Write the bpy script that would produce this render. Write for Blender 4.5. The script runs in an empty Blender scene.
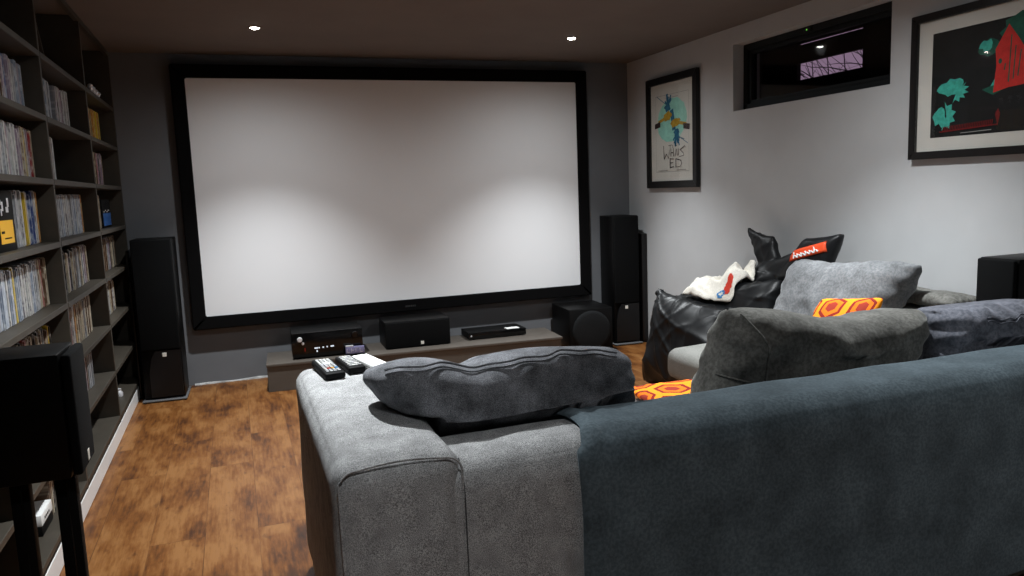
import bpy, bmesh, math, random
from mathutils import Vector, Matrix, noise

random.seed(7)
S = bpy.context.scene
C = bpy.data.collections.new('home_cinema'); S.collection.children.link(C)
PI = math.pi

# ------------------------------------------------------------------ camera
CAM_H = 1.25
F_PX, YAW, PITCH, ROLL = 765.3773, 0.3451, 0.1300, -0.0379
fwd = Vector((math.sin(YAW)*math.cos(PITCH), math.cos(YAW)*math.cos(PITCH), -math.sin(PITCH)))
r0 = fwd.cross(Vector((0, 0, 1))).normalized(); u0 = r0.cross(fwd)
r1 = math.cos(ROLL)*r0 + math.sin(ROLL)*u0
u1 = -math.sin(ROLL)*r0 + math.cos(ROLL)*u0
cam_d = bpy.data.cameras.new('camera'); cam = bpy.data.objects.new('camera', cam_d); C.objects.link(cam)
cam_d.sensor_width = 36; cam_d.lens = F_PX/1024*36; cam_d.clip_start = 0.02
M = Matrix((r1, u1, -fwd)).transposed().to_4x4(); M.translation = (0, 0, CAM_H)
cam.matrix_world = M
S.camera = cam
S.view_settings.view_transform = 'Standard'; S.view_settings.look = 'None'
S.view_settings.gamma = 1; S.view_settings.use_curve_mapping = False
S.view_settings.exposure = 0.0

# ------------------------------------------------------------------ materials
def new_mat(name):
    m = bpy.data.materials.new(name); m.use_nodes = True
    nt = m.node_tree; b = nt.nodes['Principled BSDF']
    return m, nt, b
def N(nt, t, **kw):
    n = nt.nodes.new(t)
    for k, v in kw.items():
        if k in n.inputs.keys(): n.inputs[k].default_value = v
        else: setattr(n, k, v)
    return n
def ramp(nt, fac, stops):
    r = nt.nodes.new('ShaderNodeValToRGB'); e = r.color_ramp.elements
    e[0].position, e[0].color = stops[0][0], (*stops[0][1], 1)
    e[1].position, e[1].color = stops[-1][0], (*stops[-1][1], 1)
    for p, c in stops[1:-1]:
        x = e.new(p); x.color = (*c, 1)
    nt.links.new(fac, r.inputs[0]); return r.outputs[0]
def coords(nt, kind='Object', scale=(1, 1, 1)):
    tc = nt.nodes.new('ShaderNodeTexCoord'); mp = nt.nodes.new('ShaderNodeMapping')
    mp.inputs['Scale'].default_value = scale
    nt.links.new(tc.outputs[kind], mp.inputs['Vector']); return mp.outputs[0]
def tex_noise(nt, vec, scale, detail=3, rough=.55):
    n = N(nt, 'ShaderNodeTexNoise', Scale=scale, Detail=detail, Roughness=rough)
    nt.links.new(vec, n.inputs['Vector']); return n.outputs['Fac']
def bump(nt, b, h, strength, dist=.01):
    k = N(nt, 'ShaderNodeBump', Strength=strength, Distance=dist)
    nt.links.new(h, k.inputs['Height']); nt.links.new(k.outputs[0], b.inputs['Normal'])
def plain(name, col, rough=.5, spec=.5, metal=0, vary=.06, scale=9, bmp=0, coat=0):
    """slightly uneven paint / plastic / metal"""
    m, nt, b = new_mat(name)
    v = coords(nt); f = tex_noise(nt, v, scale, 4)
    c = ramp(nt, f, [(.3, [x*(1-vary) for x in col]), (.7, [min(1, x*(1+vary)) for x in col])])
    nt.links.new(c, b.inputs['Base Color'])
    b.inputs['Roughness'].default_value = rough; b.inputs['Specular IOR Level'].default_value = spec
    b.inputs['Metallic'].default_value = metal; b.inputs['Coat Weight'].default_value = coat
    if bmp: bump(nt, b, tex_noise(nt, v, 260, 2), bmp, .002)
    return m
def fabric(name, c1, c2, scale=420, sheen=.0, patch=.12, rough=.95, bmp=.5, stops=(.38, .62), tint=None, pscale=7):
    m, nt, b = new_mat(name)
    v = coords(nt)
    f = tex_noise(nt, v, scale, 2, .6)
    w = tex_noise(nt, v, pscale, 4, .6)
    base = ramp(nt, f, [(stops[0], c1), (stops[1], c2)])
    pr = ramp(nt, w, [(.3, (1-patch,)*3), (.72, (1+patch,)*3)])
    mx = N(nt, 'ShaderNodeMix', data_type='RGBA', blend_type='MULTIPLY'); mx.inputs[0].default_value = 1
    nt.links.new(base, mx.inputs[6]); nt.links.new(pr, mx.inputs[7])
    nt.links.new(mx.outputs[2], b.inputs['Base Color'])
    b.inputs['Roughness'].default_value = rough; b.inputs['Specular IOR Level'].default_value = .15
    if sheen:
        b.inputs['Sheen Weight'].default_value = sheen; b.inputs['Sheen Roughness'].default_value = .35
        b.inputs['Sheen Tint'].default_value = (*(tint or c2), 1)
    if bmp: bump(nt, b, f, bmp, .003)
    return m
def emit(name, col, s):
    m = bpy.data.materials.new(name); m.use_nodes = True; nt = m.node_tree; nt.nodes.clear()
    e = N(nt, 'ShaderNodeEmission', Strength=s); e.inputs[0].default_value = (*col, 1)
    o = nt.nodes.new('ShaderNodeOutputMaterial'); nt.links.new(e.outputs[0], o.inputs[0]); return m
def glass(name, tint=(1, 1, 1), ior=1.45):
    m = bpy.data.materials.new(name); m.use_nodes = True; nt = m.node_tree; nt.nodes.clear()
    t = nt.nodes.new('ShaderNodeBsdfTransparent'); t.inputs[0].default_value = (*tint, 1)
    g = nt.nodes.new('ShaderNodeBsdfGlossy'); g.inputs['Roughness'].default_value = .03
    f = N(nt, 'ShaderNodeFresnel', IOR=ior); mx = nt.nodes.new('ShaderNodeMixShader')
    ge = nt.nodes.new('ShaderNodeNewGeometry'); ff = N(nt, 'ShaderNodeMath', operation='SUBTRACT'); ff.inputs[0].default_value = 1
    nt.links.new(ge.outputs['Backfacing'], ff.inputs[1]); fm = N(nt, 'ShaderNodeMath', operation='MULTIPLY')   # reflect off the outer face only
    nt.links.new(f.outputs[0], fm.inputs[0]); nt.links.new(ff.outputs[0], fm.inputs[1])
    nt.links.new(fm.outputs[0], mx.inputs[0]); nt.links.new(t.outputs[0], mx.inputs[1]); nt.links.new(g.outputs[0], mx.inputs[2])
    o = nt.nodes.new('ShaderNodeOutputMaterial'); nt.links.new(mx.outputs[0], o.inputs[0]); return m

def floor_mat():
    m, nt, b = new_mat('laminate')
    tc = nt.nodes.new('ShaderNodeTexCoord')
    mp = nt.nodes.new('ShaderNodeMapping'); mp.inputs['Rotation'].default_value = (0, 0, PI/2)
    nt.links.new(tc.outputs['Object'], mp.inputs['Vector'])
    br = N(nt, 'ShaderNodeTexBrick'); br.offset = .37
    for k, v in {'Scale': 1, 'Mortar Size': .0012, 'Mortar Smooth': .1, 'Brick Width': 1.25, 'Row Height': .19, 'Bias': 0}.items(): br.inputs[k].default_value = v
    br.inputs['Color1'].default_value = (.0, .0, .0, 1); br.inputs['Color2'].default_value = (1, 1, 1, 1); br.inputs['Mortar'].default_value = (.5, .5, .5, 1)
    nt.links.new(mp.outputs[0], br.inputs['Vector'])
    # each plank takes its own offset in the grain
    sc = nt.nodes.new('ShaderNodeVectorMath'); sc.operation = 'SCALE'; sc.inputs['Scale'].default_value = 7.0
    nt.links.new(br.outputs['Color'], sc.inputs[0])
    ad = nt.nodes.new('ShaderNodeVectorMath'); ad.operation = 'ADD'
    nt.links.new(mp.outputs[0], ad.inputs[0]); nt.links.new(sc.outputs[0], ad.inputs[1])
    m1 = nt.nodes.new('ShaderNodeMapping'); m1.inputs['Scale'].default_value = (3.0, 7.5, 1); nt.links.new(ad.outputs[0], m1.inputs[0])
    m2 = nt.nodes.new('ShaderNodeMapping'); m2.inputs['Scale'].default_value = (9, 85, 1); nt.links.new(ad.outputs[0], m2.inputs[0])
    n1 = tex_noise(nt, m1.outputs[0], 1.0, 5, .62); n2 = tex_noise(nt, m2.outputs[0], 1.0, 4, .6)
    m3 = nt.nodes.new('ShaderNodeMapping'); m3.inputs['Scale'].default_value = (11, 26, 1); nt.links.new(ad.outputs[0], m3.inputs[0])
    n3 = tex_noise(nt, m3.outputs[0], 1.0, 3, .5)
    a = N(nt, 'ShaderNodeMath', operation='MULTIPLY_ADD'); nt.links.new(n2, a.inputs[0]); a.inputs[1].default_value = .42
    nt.links.new(n1, a.inputs[2])
    s = N(nt, 'ShaderNodeMath', operation='MULTIPLY_ADD'); nt.links.new(br.outputs['Color'], s.inputs[0]); s.inputs[1].default_value = .03
    nt.links.new(a.outputs[0], s.inputs[2])
    col = ramp(nt, s.outputs[0], FLOOR_STOPS)
    kn = ramp(nt, n3, [(.24, (.35, .28, .24)), (.36, (1, 1, 1))])
    mx = N(nt, 'ShaderNodeMix', data_type='RGBA', blend_type='MULTIPLY'); mx.inputs[0].default_value = .8
    nt.links.new(col, mx.inputs[6]); nt.links.new(kn, mx.inputs[7])
    mo = ramp(nt, br.outputs['Fac'], [(0, (1, 1, 1)), (1, (.6, .55, .52))])
    m4 = N(nt, 'ShaderNodeMix', data_type='RGBA', blend_type='MULTIPLY'); m4.inputs[0].default_value = 1
    nt.links.new(mx.outputs[2], m4.inputs[6]); nt.links.new(mo, m4.inputs[7])
    nt.links.new(m4.outputs[2], b.inputs['Base Color'])
    b.inputs['Roughness'].default_value = .46; b.inputs['Specular IOR Level'].default_value = .35
    bump(nt, b, n2, .12, .002)
    return m
FLOOR_STOPS = [(.44, (.026, .0085, .003)), (.57, (.075, .024, .005)), (.70, (.165, .058, .011)), (.86, (.26, .115, .034))]

def spine_mat(name, base, alt, amt=.5):
    """disc-case spines: printed title blocks that differ from case to case"""
    m, nt, b = new_mat(name)
    tc = nt.nodes.new('ShaderNodeTexCoord'); oi = nt.nodes.new('ShaderNodeObjectInfo')
    cb = nt.nodes.new('ShaderNodeCombineXYZ')
    sc = N(nt, 'ShaderNodeMath', operation='MULTIPLY'); sc.inputs[1].default_value = 53.
    nt.links.new(oi.outputs['Random'], sc.inputs[0]); nt.links.new(sc.outputs[0], cb.inputs['X'])
    mp = nt.nodes.new('ShaderNodeMapping'); mp.inputs['Scale'].default_value = (1, 60, 26)
    nt.links.new(tc.outputs['Object'], mp.inputs['Vector'])
    ad = nt.nodes.new('ShaderNodeVectorMath'); ad.operation = 'ADD'
    nt.links.new(mp.outputs[0], ad.inputs[0]); nt.links.new(cb.outputs[0], ad.inputs[1])
    f = tex_noise(nt, ad.outputs[0], 1.3, 2, .6)
    col = ramp(nt, f, [(.40, base), (.52, [x*.8+y*.2 for x, y in zip(base, alt)]), (.62, alt)])
    nt.links.new(col, b.inputs['Base Color']); b.inputs['Roughness'].default_value = .3
    return m

MT = {}
MT['floor'] = floor_mat()
MT['ceiling'] = plain('ceiling_paint', (.17, .145, .13), .9, .2, vary=.05, scale=3)
MT['wall_light'] = plain('light_grey_paint', (.485, .49, .495), .85, .25, vary=.03, scale=5, bmp=.08)
MT['wall_dark'] = plain('slate_paint', (.155, .16, .17), .85, .25, vary=.05, scale=5, bmp=.08)
MT['skirting'] = plain('white_gloss_paint', (.84, .84, .83), .35, .5, vary=.03)
MT['plaster'] = plain('rough_caulk', (.40, .39, .38), .9, .2, vary=.35, scale=22, bmp=.5)
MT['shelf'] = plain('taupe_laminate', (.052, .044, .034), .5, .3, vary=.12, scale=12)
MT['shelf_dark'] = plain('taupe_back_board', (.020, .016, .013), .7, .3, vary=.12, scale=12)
MT['bench'] = plain('bench_laminate', (.098, .084, .071), .42, .45, vary=.08, scale=10)
MT['black_ash'] = plain('black_ash_vinyl', (.0022, .0021, .0022), .45, .14, vary=.2, scale=30, bmp=.1)
MT['black_gloss'] = plain('black_gloss_plastic', (.003, .003, .0032), .15, .4, vary=.1)
MT['black_matt'] = plain('black_matt_plastic', (.0026, .0026, .0028), .6, .14, vary=.1)
MT['grille'] = fabric('speaker_grille_cloth', (.001, .0011, .0012), (.0034, .0036, .004), 900, rough=.95, bmp=.3)
MT['grille_sub'] = fabric('subwoofer_grille_cloth', (.006, .0065, .007), (.017, .018, .019), 900, rough=.9, bmp=.3)
MT['fascia'] = plain('satin_black_fascia', (.005, .005, .0055), .34, .3, vary=.1)
MT['velvet_black'] = plain('black_screen_velvet', (.0035, .0033, .0035), .95, .08, vary=.1)
MT['screen'] = plain('matt_white_screen', (.80, .80, .81), .9, .1, vary=.006, scale=4)
MT['silver'] = plain('silver_metal', (.70, .70, .72), .35, .5, .35, vary=.03)
MT['badge'] = plain('pale_badge', (.72, .69, .62), .4, .5, vary=.03)
MT['badge_dark'] = plain('dark_badge', (.03, .03, .03), .5, .4, vary=.05)
MT['plinth'] = plain('dark_glass_plinth', (.13, .13, .135), .25, .4, vary=.05)
MT['frame_black'] = plain('black_picture_frame', (.007, .006, .006), .35, .4, vary=.15, scale=20)
MT['frame_win'] = plain('anthracite_window_frame', (.007, .009, .010), .6, .25, vary=.08)
MT['mat_board'] = plain('cream_mount_board', (.62, .60, .55), .9, .15, vary=.02)
MT['pic_glass'] = glass('picture_glass')
MT['win_glass'] = glass('window_glass', (.75, .75, .75), 1.5)
MT['sofa'] = fabric('grey_chenille', (.11, .11, .111), (.54, .54, .54), 620, sheen=.0, patch=.22, stops=(.37, .63), bmp=.7, pscale=18)
MT['sofa_seam'] = plain('dark_seam', (.05, .05, .052), .9, .1)
MT['velvet_teal'] = fabric('teal_velvet', (.058, .076, .087), (.088, .113, .128), 120, sheen=.6, patch=.34, tint=(.40, .52, .60), bmp=.15, pscale=6)
MT['cush_dark'] = fabric('charcoal_denim_fabric', (.065, .068, .078), (.30, .305, .325), 520, patch=.55, stops=(.34, .68), bmp=.6, pscale=14)
MT['cush_grey'] = fabric('grey_brown_velour', (.085, .083, .075), (.135, .132, .122), 90, sheen=.5, patch=.5, pscale=9, tint=(.5, .5, .47), bmp=.1)
MT['cush_pale'] = fabric('pale_grey_velour', (.14, .144, .15), (.20, .205, .212), 90, sheen=.3, patch=.38, pscale=8, tint=(.6, .62, .64), bmp=.1)
MT['cush_ink'] = fabric('ink_velour', (.085, .09, .108), (.15, .155, .18), 90, sheen=.9, patch=.45, pscale=9, tint=(.55, .57, .66), bmp=.1)
MT['sofa_pale'] = fabric('grey_beige_sofa_fabric', (.19, .19, .175), (.31, .31, .29), 330, patch=.1, stops=(.34, .66), bmp=.4)  # same sofa fabric on the wing, its lit look put into the colour
MT['satin_black'] = plain('black_nylon', (.0055, .006, .007), .44, .32, vary=.15, scale=25)
MT['orange_label'] = plain('orange_red_label', (.75, .075, .018), .5, .4, vary=.03)
MT['white_print'] = plain('white_print', (.80, .80, .78), .5, .3, vary=.02)
MT['cream_cloth'] = fabric('cream_fleece', (.74, .70, .62), (.88, .84, .76), 160, patch=.06, bmp=.3)
MT['red_print'] = plain('red_print', (.60, .05, .03), .7, .2)
MT['blue_print'] = plain('blue_print', (.06, .25, .55), .7, .2)
MT['lamp'] = emit('downlight_lens', (1, .95, .88), 40)
MT['yellow'] = plain('yellow_card', (.85, .45, .02), .5, .4, vary=.05)
MT['blue_card'] = plain('blue_card', (.03, .12, .38), .4, .4, vary=.2, scale=30)
MT['lilac'] = plain('lilac_plastic', (.20, .19, .33), .3, .5, vary=.3, scale=90)
MT['soil'] = plain('dark_timber_boards', (.012, .009, .009), .9, .2)
MT['twig'] = plain('bare_twig', (.02, .012, .014), .9, .2)
MT['led'] = emit('green_led', (.25, 1, .1), .7)
MT['red_led'] = emit('red_led', (1, .05, .03), .25)
MT['display'] = emit('receiver_display', (.85, .9, 1), .9)

def hexmat():
    """nested honeycomb print in orange, yellow and red-brown"""
    m, nt, b = new_mat('honeycomb_print')
    tc = nt.nodes.new('ShaderNodeTexCoord'); mp = nt.nodes.new('ShaderNodeMapping')
    mp.inputs['Scale'].default_value = (3.7, 3.7, 3.7)
    nt.links.new(tc.outputs['UV'], mp.inputs['Vector'])
    sx = nt.nodes.new('ShaderNodeSeparateXYZ'); nt.links.new(mp.outputs[0], sx.inputs[0])
    def math_(op, a, bb=None):
        n = N(nt, 'ShaderNodeMath', operation=op)
        for i, q in enumerate((a, bb)):
            if q is None: continue
            if isinstance(q, (int, float)): n.inputs[i].default_value = q
            else: nt.links.new(q, n.inputs[i])
        return n.outputs[0]
    X, Y = sx.outputs[0], sx.outputs[1]
    r3 = math.sqrt(3)
    def cell(ox, oy):
        ax = math_('SUBTRACT', math_('FLOORED_MODULO', math_('ADD', X, ox), 1.0), .5)
        ay = math_('SUBTRACT', math_('FLOORED_MODULO', math_('ADD', Y, oy), r3), r3/2)
        return math_('ABSOLUTE', ax), math_('ABSOLUTE', ay)
    def hexd(p):
        return math_('MAXIMUM', p[0], math_('ADD', math_('MULTIPLY', p[0], .5), math_('MULTIPLY', p[1], r3/2)))
    d = math_('MINIMUM', hexd(cell(0, 0)), hexd(cell(.5, r3/2)))
    col = ramp(nt, d, [(0, (.30, .035, .02)), (.17, (.85, .17, .012)), (.30, (.24, .022, .016)), (.395, (.88, .29, .016)), (.5, (.88, .29, .016))])
    rp = nt.nodes[-1]
    for n in nt.nodes:
        if n.type == 'VALTORGB': n.color_ramp.interpolation = 'CONSTANT'
    nt.links.new(col, b.inputs['Base Color']); b.inputs['Roughness'].default_value = .85
    b.inputs['Specular IOR Level'].default_value = .15
    return m
MT['hex'] = hexmat()

# ------------------------------------------------------------------ geometry helpers
def mesh_obj(name, bm, mats, parent=None, smooth=True, angle=40):
    me = bpy.data.meshes.new(name)
    bmesh.ops.recalc_face_normals(bm, faces=bm.faces)
    bm.to_mesh(me); bm.free()
    for m in (mats if isinstance(mats, (list, tuple)) else [mats]): me.materials.append(MT[m] if isinstance(m, str) else m)
    if smooth:
        for p in me.polygons: p.use_smooth = True
        try: me.set_sharp_from_angle(angle=math.radians(angle))
        except Exception: pass
    o = bpy.data.objects.new(name, me); C.objects.link(o)
    if parent is not None:
        o.parent = parent
    return o
def tag(o, label, cat, group=None):
    o['label'] = label; o['category'] = cat
    if group: o['group'] = group
    return o
def thing(name, label, cat, loc=(0, 0, 0), rotz=0, group=None):
    o = bpy.data.objects.new(name, None); C.objects.link(o)
    o.location = loc; o.rotation_euler = (0, 0, rotz); o.empty_display_size = .05
    return tag(o, label, cat, group)
def struct(name, bm, m, **k):
    o = mesh_obj(name, bm, m, **k); o['kind'] = 'structure'; return o
def box(bm, lo, hi, r=0, seg=2, mi=0, rot=None):
    lo, hi = Vector(lo), Vector(hi)
    res = bmesh.ops.create_cube(bm, size=1)
    vs = res['verts']; c = (lo+hi)/2; d = hi-lo
    for v in vs: v.co = Vector((v.co.x*d.x, v.co.y*d.y, v.co.z*d.z))
    if rot is not None:
        for v in vs: v.co = rot @ v.co
    for v in vs: v.co += c
    fs = set(f for v in vs for f in v.link_faces)
    for f in fs: f.material_index = mi
    if r:
        es = set(e for v in vs for e in v.link_edges)
        out = bmesh.ops.bevel(bm, geom=list(es), offset=r, segments=seg, profile=.5, affect='EDGES')
        for f in out['faces']: f.material_index = mi
    return bm
def BX(lo, hi, r=0, seg=2): return box(bmesh.new(), lo, hi, r, seg)
def cyl(bm, p0, p1, r0, r1=None, n=24, mi=0):
    p0, p1 = Vector(p0), Vector(p1); r1 = r0 if r1 is None else r1
    z = (p1-p0).normalized(); x = z.orthogonal().normalized(); y = z.cross(x)
    a = [bm.verts.new(p0 + r0*(math.cos(2*PI*i/n)*x + math.sin(2*PI*i/n)*y)) for i in range(n)]
    b = [bm.verts.new(p1 + r1*(math.cos(2*PI*i/n)*x + math.sin(2*PI*i/n)*y)) for i in range(n)]
    fs = [bm.faces.new((a[i], a[(i+1) % n], b[(i+1) % n], b[i])) for i in range(n)]
    fs += [bm.faces.new(a), bm.faces.new(b)]
    for f in fs: f.material_index = mi
    return bm
def lathe(bm, c, axis, prof, n=32, mi=0):
    """prof: list of (radius, height along axis)"""
    c = Vector(c); z = Vector(axis).normalized(); x = z.orthogonal().normalized(); y = z.cross(x)
    rings = []
    for r, h in prof:
        if r < 1e-6: rings.append([bm.verts.new(c+z*h)])
        else: rings.append([bm.verts.new(c + z*h + r*(math.cos(2*PI*i/n)*x + math.sin(2*PI*i/n)*y)) for i in range(n)])
    for A, B in zip(rings, rings[1:]):
        for i in range(n):
            j = (i+1) % n
            if len(A) == 1 and len(B) == 1: continue
            if len(A) == 1: f = bm.faces.new((A[0], B[j], B[i]))
            elif len(B) == 1: f = bm.faces.new((A[i], A[j], B[0]))
            else: f = bm.faces.new((A[i], A[j], B[j], B[i]))
            f.material_index = mi
    return bm
def tube(bm, pts, r, n=6, mi=0):
    pts = [Vector(p) for p in pts]; rings = []
    for k, p in enumerate(pts):
        t = (pts[min(k+1, len(pts)-1)] - pts[max(k-1, 0)]).normalized()
        ref = Vector((0, 0, 1)) if abs(t.z) < .9 else Vector((1, 0, 0))
        x = t.cross(ref).normalized(); y = t.cross(x)
        rr = r[k] if isinstance(r, (list, tuple)) else r
        rings.append([bm.verts.new(p + rr*(math.cos(2*PI*i/n)*x + math.sin(2*PI*i/n)*y)) for i in range(n)])
    for A, B in zip(rings, rings[1:]):
        for i in range(n):
            bm.faces.new((A[i], A[(i+1) % n], B[(i+1) % n], B[i])).material_index = mi
    bm.faces.new(rings[0]).material_index = mi; bm.faces.new(rings[-1]).material_index = mi
    return bm
def shift(bm, off):
    for v in bm.verts: v.co -= Vector(off)
    return bm
def slab_with_hole(x0, x1, y0, y1, z0, z1, hy0, hy1, hz0, hz1):
    """a wall in the YZ plane, thick from x0 to x1, with one rectangular opening - one closed shell"""
    bm = bmesh.new(); ys = [y0, hy0, hy1, y1]; zs = [z0, hz0, hz1, z1]; V = {}
    for k, x in enumerate((x0, x1)):
        for i, y in enumerate(ys):
            for j, z in enumerate(zs): V[k, i, j] = bm.verts.new((x, y, z))
    for k in (0, 1):
        for i in range(3):
            for j in range(3):
                if (i, j) != (1, 1): bm.faces.new((V[k, i, j], V[k, i+1, j], V[k, i+1, j+1], V[k, i, j+1]))
    def strip(path):
        for a, b in zip(path, path[1:]): bm.faces.new((V[0, *a], V[0, *b], V[1, *b], V[1, *a]))
    strip([(1, 1), (2, 1), (2, 2), (1, 2), (1, 1)])
    strip([(0, 0), (1, 0), (2, 0), (3, 0), (3, 1), (3, 2), (3, 3), (2, 3), (1, 3), (0, 3), (0, 2), (0, 1), (0, 0)])
    return bm
def ring_frame(bm, axis, a0, a1, b0, b1, w, d0, d1, r=0, mi=0):
    """picture-frame ring. axis 'x': lies in YZ (a=y,b=z) deep in x; axis 'y': lies in XZ (a=x,b=z) deep in y"""
    ia = [(a0, b0), (a1, b0), (a1, b1), (a0, b1)]
    ib = [(a0+w, b0+w), (a1-w, b0+w), (a1-w, b1-w), (a0+w, b1-w)]
    def P(a, b, d): return (d, a, b) if axis == 'x' else (a, d, b)
    Vs = []
    for d in (d0, d1): Vs.append(([bm.verts.new(P(a, b, d)) for a, b in ia], [bm.verts.new(P(a, b, d)) for a, b in ib]))
    for i in range(4):
        j = (i+1) % 4
        for s in (0, 1): bm.faces.new((Vs[s][0][i], Vs[s][0][j], Vs[s][1][j], Vs[s][1][i])).material_index = mi
        for q in (0, 1): bm.faces.new((Vs[0][q][i], Vs[0][q][j], Vs[1][q][j], Vs[1][q][i])).material_index = mi
    if r: bmesh.ops.bevel(bm, geom=list(bm.edges), offset=r, segments=2, affect='EDGES')
    return bm
def fbm(p, f, o=3):
    s, a = 0, 1
    for k in range(o):
        s += a*noise.noise(Vector(p)*f); f *= 2.05; a *= .5
    return s
def ridged(p, f):
    return (1-abs(noise.noise(Vector(p)*f)))**3

# ------------------------------------------------------------------ room
XL, XF, XR, YB, YN, ZC = -0.90, -0.649, 3.021, 5.525, -1.7, 2.19
WY0, WY1, WZ0, WZ1 = 2.92, 4.153, 1.676, 2.083
struct('floor', BX((XL-.1, YN-.1, -.1), (XR+.2, YB+.1, 0)), 'floor', smooth=False)
struct('ceiling', BX((XL-.1, YN-.1, ZC), (XR+.2, YB+.1, ZC+.1)), 'ceiling', smooth=False)
struct('wall_back', BX((XL-.1, YB, 0), (XR+.2, YB+.1, ZC)), 'wall_dark', smooth=False)
struct('wall_left', BX((XL-.1, YN, 0), (XL, YB, ZC)), 'wall_dark', smooth=False)
struct('wall_front', BX((XL-.1, YN-.1, 0), (XR+.2, YN, ZC)), 'wall_light', smooth=False)
struct('wall_right', slab_with_hole(XR, XR+.2, YN, YB, 0, ZC, WY0, WY1, WZ0, WZ1), 'wall_light', smooth=False)
bm = bmesh.new()
n = 40
for i in range(n):                                                     # ragged pale strip where wall meets floor
    pass
prev = None
for i in range(n+1):
    x = -.33 + (XR-.02+.33)*i/n; h = .011 + .008*noise.noise((x*6, 0, 0)); d = .012 + .007*noise.noise((x*5, 3, 0))
    cur = [bm.verts.new((x, YB, .0005)), bm.verts.new((x, YB-d, .0005)), bm.verts.new((x, YB-d*.7, h*.7)), bm.verts.new((x, YB, h))]
    if prev:
        for k in range(4): bm.faces.new((prev[k], prev[(k+1) % 4], cur[(k+1) % 4], cur[k]))
    else: bm.faces.new(cur)
    prev = cur
bm.faces.new(prev)
struct('baseboard_back', bm, 'plaster')
bm = bmesh.new()                                                        # white skirting under the bookcase
box(bm, (XF-.016, .4, 0), (XF, 5.46, .082), .004, 2)
struct('baseboard_left', bm, 'skirting', smooth=False)

# window
bm = bmesh.new(); ring_frame(bm, 'x', WY0+.001, WY1-.001, WZ0+.001, WZ1-.001, .04, 3.095, 3.16, .004)
wf = struct('window_1', bm, 'frame_win')
bm = bmesh.new(); ring_frame(bm, 'x', WY0+.042, WY1-.042, WZ0+.042, WZ1-.042, .02, 3.11, 3.155, .003)
mesh_obj('sash', bm, 'frame_win', wf)
mesh_obj('pane', BX((3.13, WY0+.060, WZ0+.060), (3.134, WY1-.060, WZ1-.060)), 'win_glass', wf, smooth=False)
bm = BX((3.085, 3.54, WZ1-.036), (3.0955, 3.60, WZ1-.008), .003)  # small block on the frame with a glowing green dot
se = mesh_obj('sensor', bm, 'frame_win', wf)
bm = bmesh.new(); cyl(bm, (3.085, 3.572, WZ1-.022), (3.083, 3.572, WZ1-.022), .0035, n=10)
mesh_obj('indicator_light', bm, 'led', se)
# invented dark well outside the window, shaped to let sky show in two gaps
ob = bmesh.new()
FX = 3.6
ys = [2.0, 3.69, 4.255, 5.4]; zs = [1.2, 1.885, 1.995, 2.110, 2.121, 2.9]; V = {}
for k, x in enumerate((FX, FX+.03)):
    for i, y in enumerate(ys):
        for j, z in enumerate(zs): V[k, i, j] = ob.verts.new((x, y, z))
holes = {(1, 1), (1, 3)}
for k in (0, 1):
    for i in range(3):
        for j in range(5):
            if (i, j) not in holes: ob.faces.new((V[k, i, j], V[k, i+1, j], V[k, i+1, j+1], V[k, i, j+1]))
for (i, j) in holes:
    q = [(i, j), (i+1, j), (i+1, j+1), (i, j+1), (i, j)]
    for a, b in zip(q, q[1:]): ob.faces.new((V[0, *a], V[0, *b], V[1, *b], V[1, *a]))
struct('outside_fence', ob, 'soil', smooth=False)
struct('outside_ground', BX((3.221, 2.0, 1.15), (4.7, 5.4, 1.2)), 'soil', smooth=False)
struct('outside_deck', BX((3.221, 1.9, 2.3), (FX+.03, 5.5, 2.34)), 'soil', smooth=False)
struct('outside_end', BX((3.221, 5.4, 1.15), (FX+.03, 5.45, 2.3)), 'soil', smooth=False)
struct('outside_end', BX((3.221, 1.95, 1.15), (FX+.03, 2.0, 2.3)), 'soil', smooth=False)
rb = random.Random(4)
bm = bmesh.new()
for k in range(200):                                                     # bare branches against the sky
    y = rb.uniform(3.5, 5.2); z = rb.uniform(1.6, 2.0); a = rb.uniform(.1, 1.1)*rb.choice((1, 1, -1)); L = rb.uniform(.3, .8); x = rb.uniform(3.85, 4.3)
    pts = [(x + .02*rb.uniform(-1, 1), y + L*t*math.cos(a) + .015*rb.uniform(-1, 1), z + L*t*math.sin(a) + .015*rb.uniform(-1, 1)) for t in (0, .25, .5, .75, 1)]
    w = rb.uniform(.001, .0042)
    tube(bm, pts, [w, w*.9, w*.75, w*.6, w*.35], 5)
for k in range(7):
    y = 3.6+.2*k; tube(bm, [(4.0+.04*(k % 3), y, 1.2005), (4.02+.04*(k % 3), y+.03, 1.6), (4.03+.04*(k % 3), y+.1, 2.1)], [.006, .005, .003], 6)
tw = mesh_obj('hedge_branches', bm, 'twig'); tw['kind'] = 'stuff'; tag(tw, 'bare dark branches seen against dusk sky through the high window', 'branches')

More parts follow.
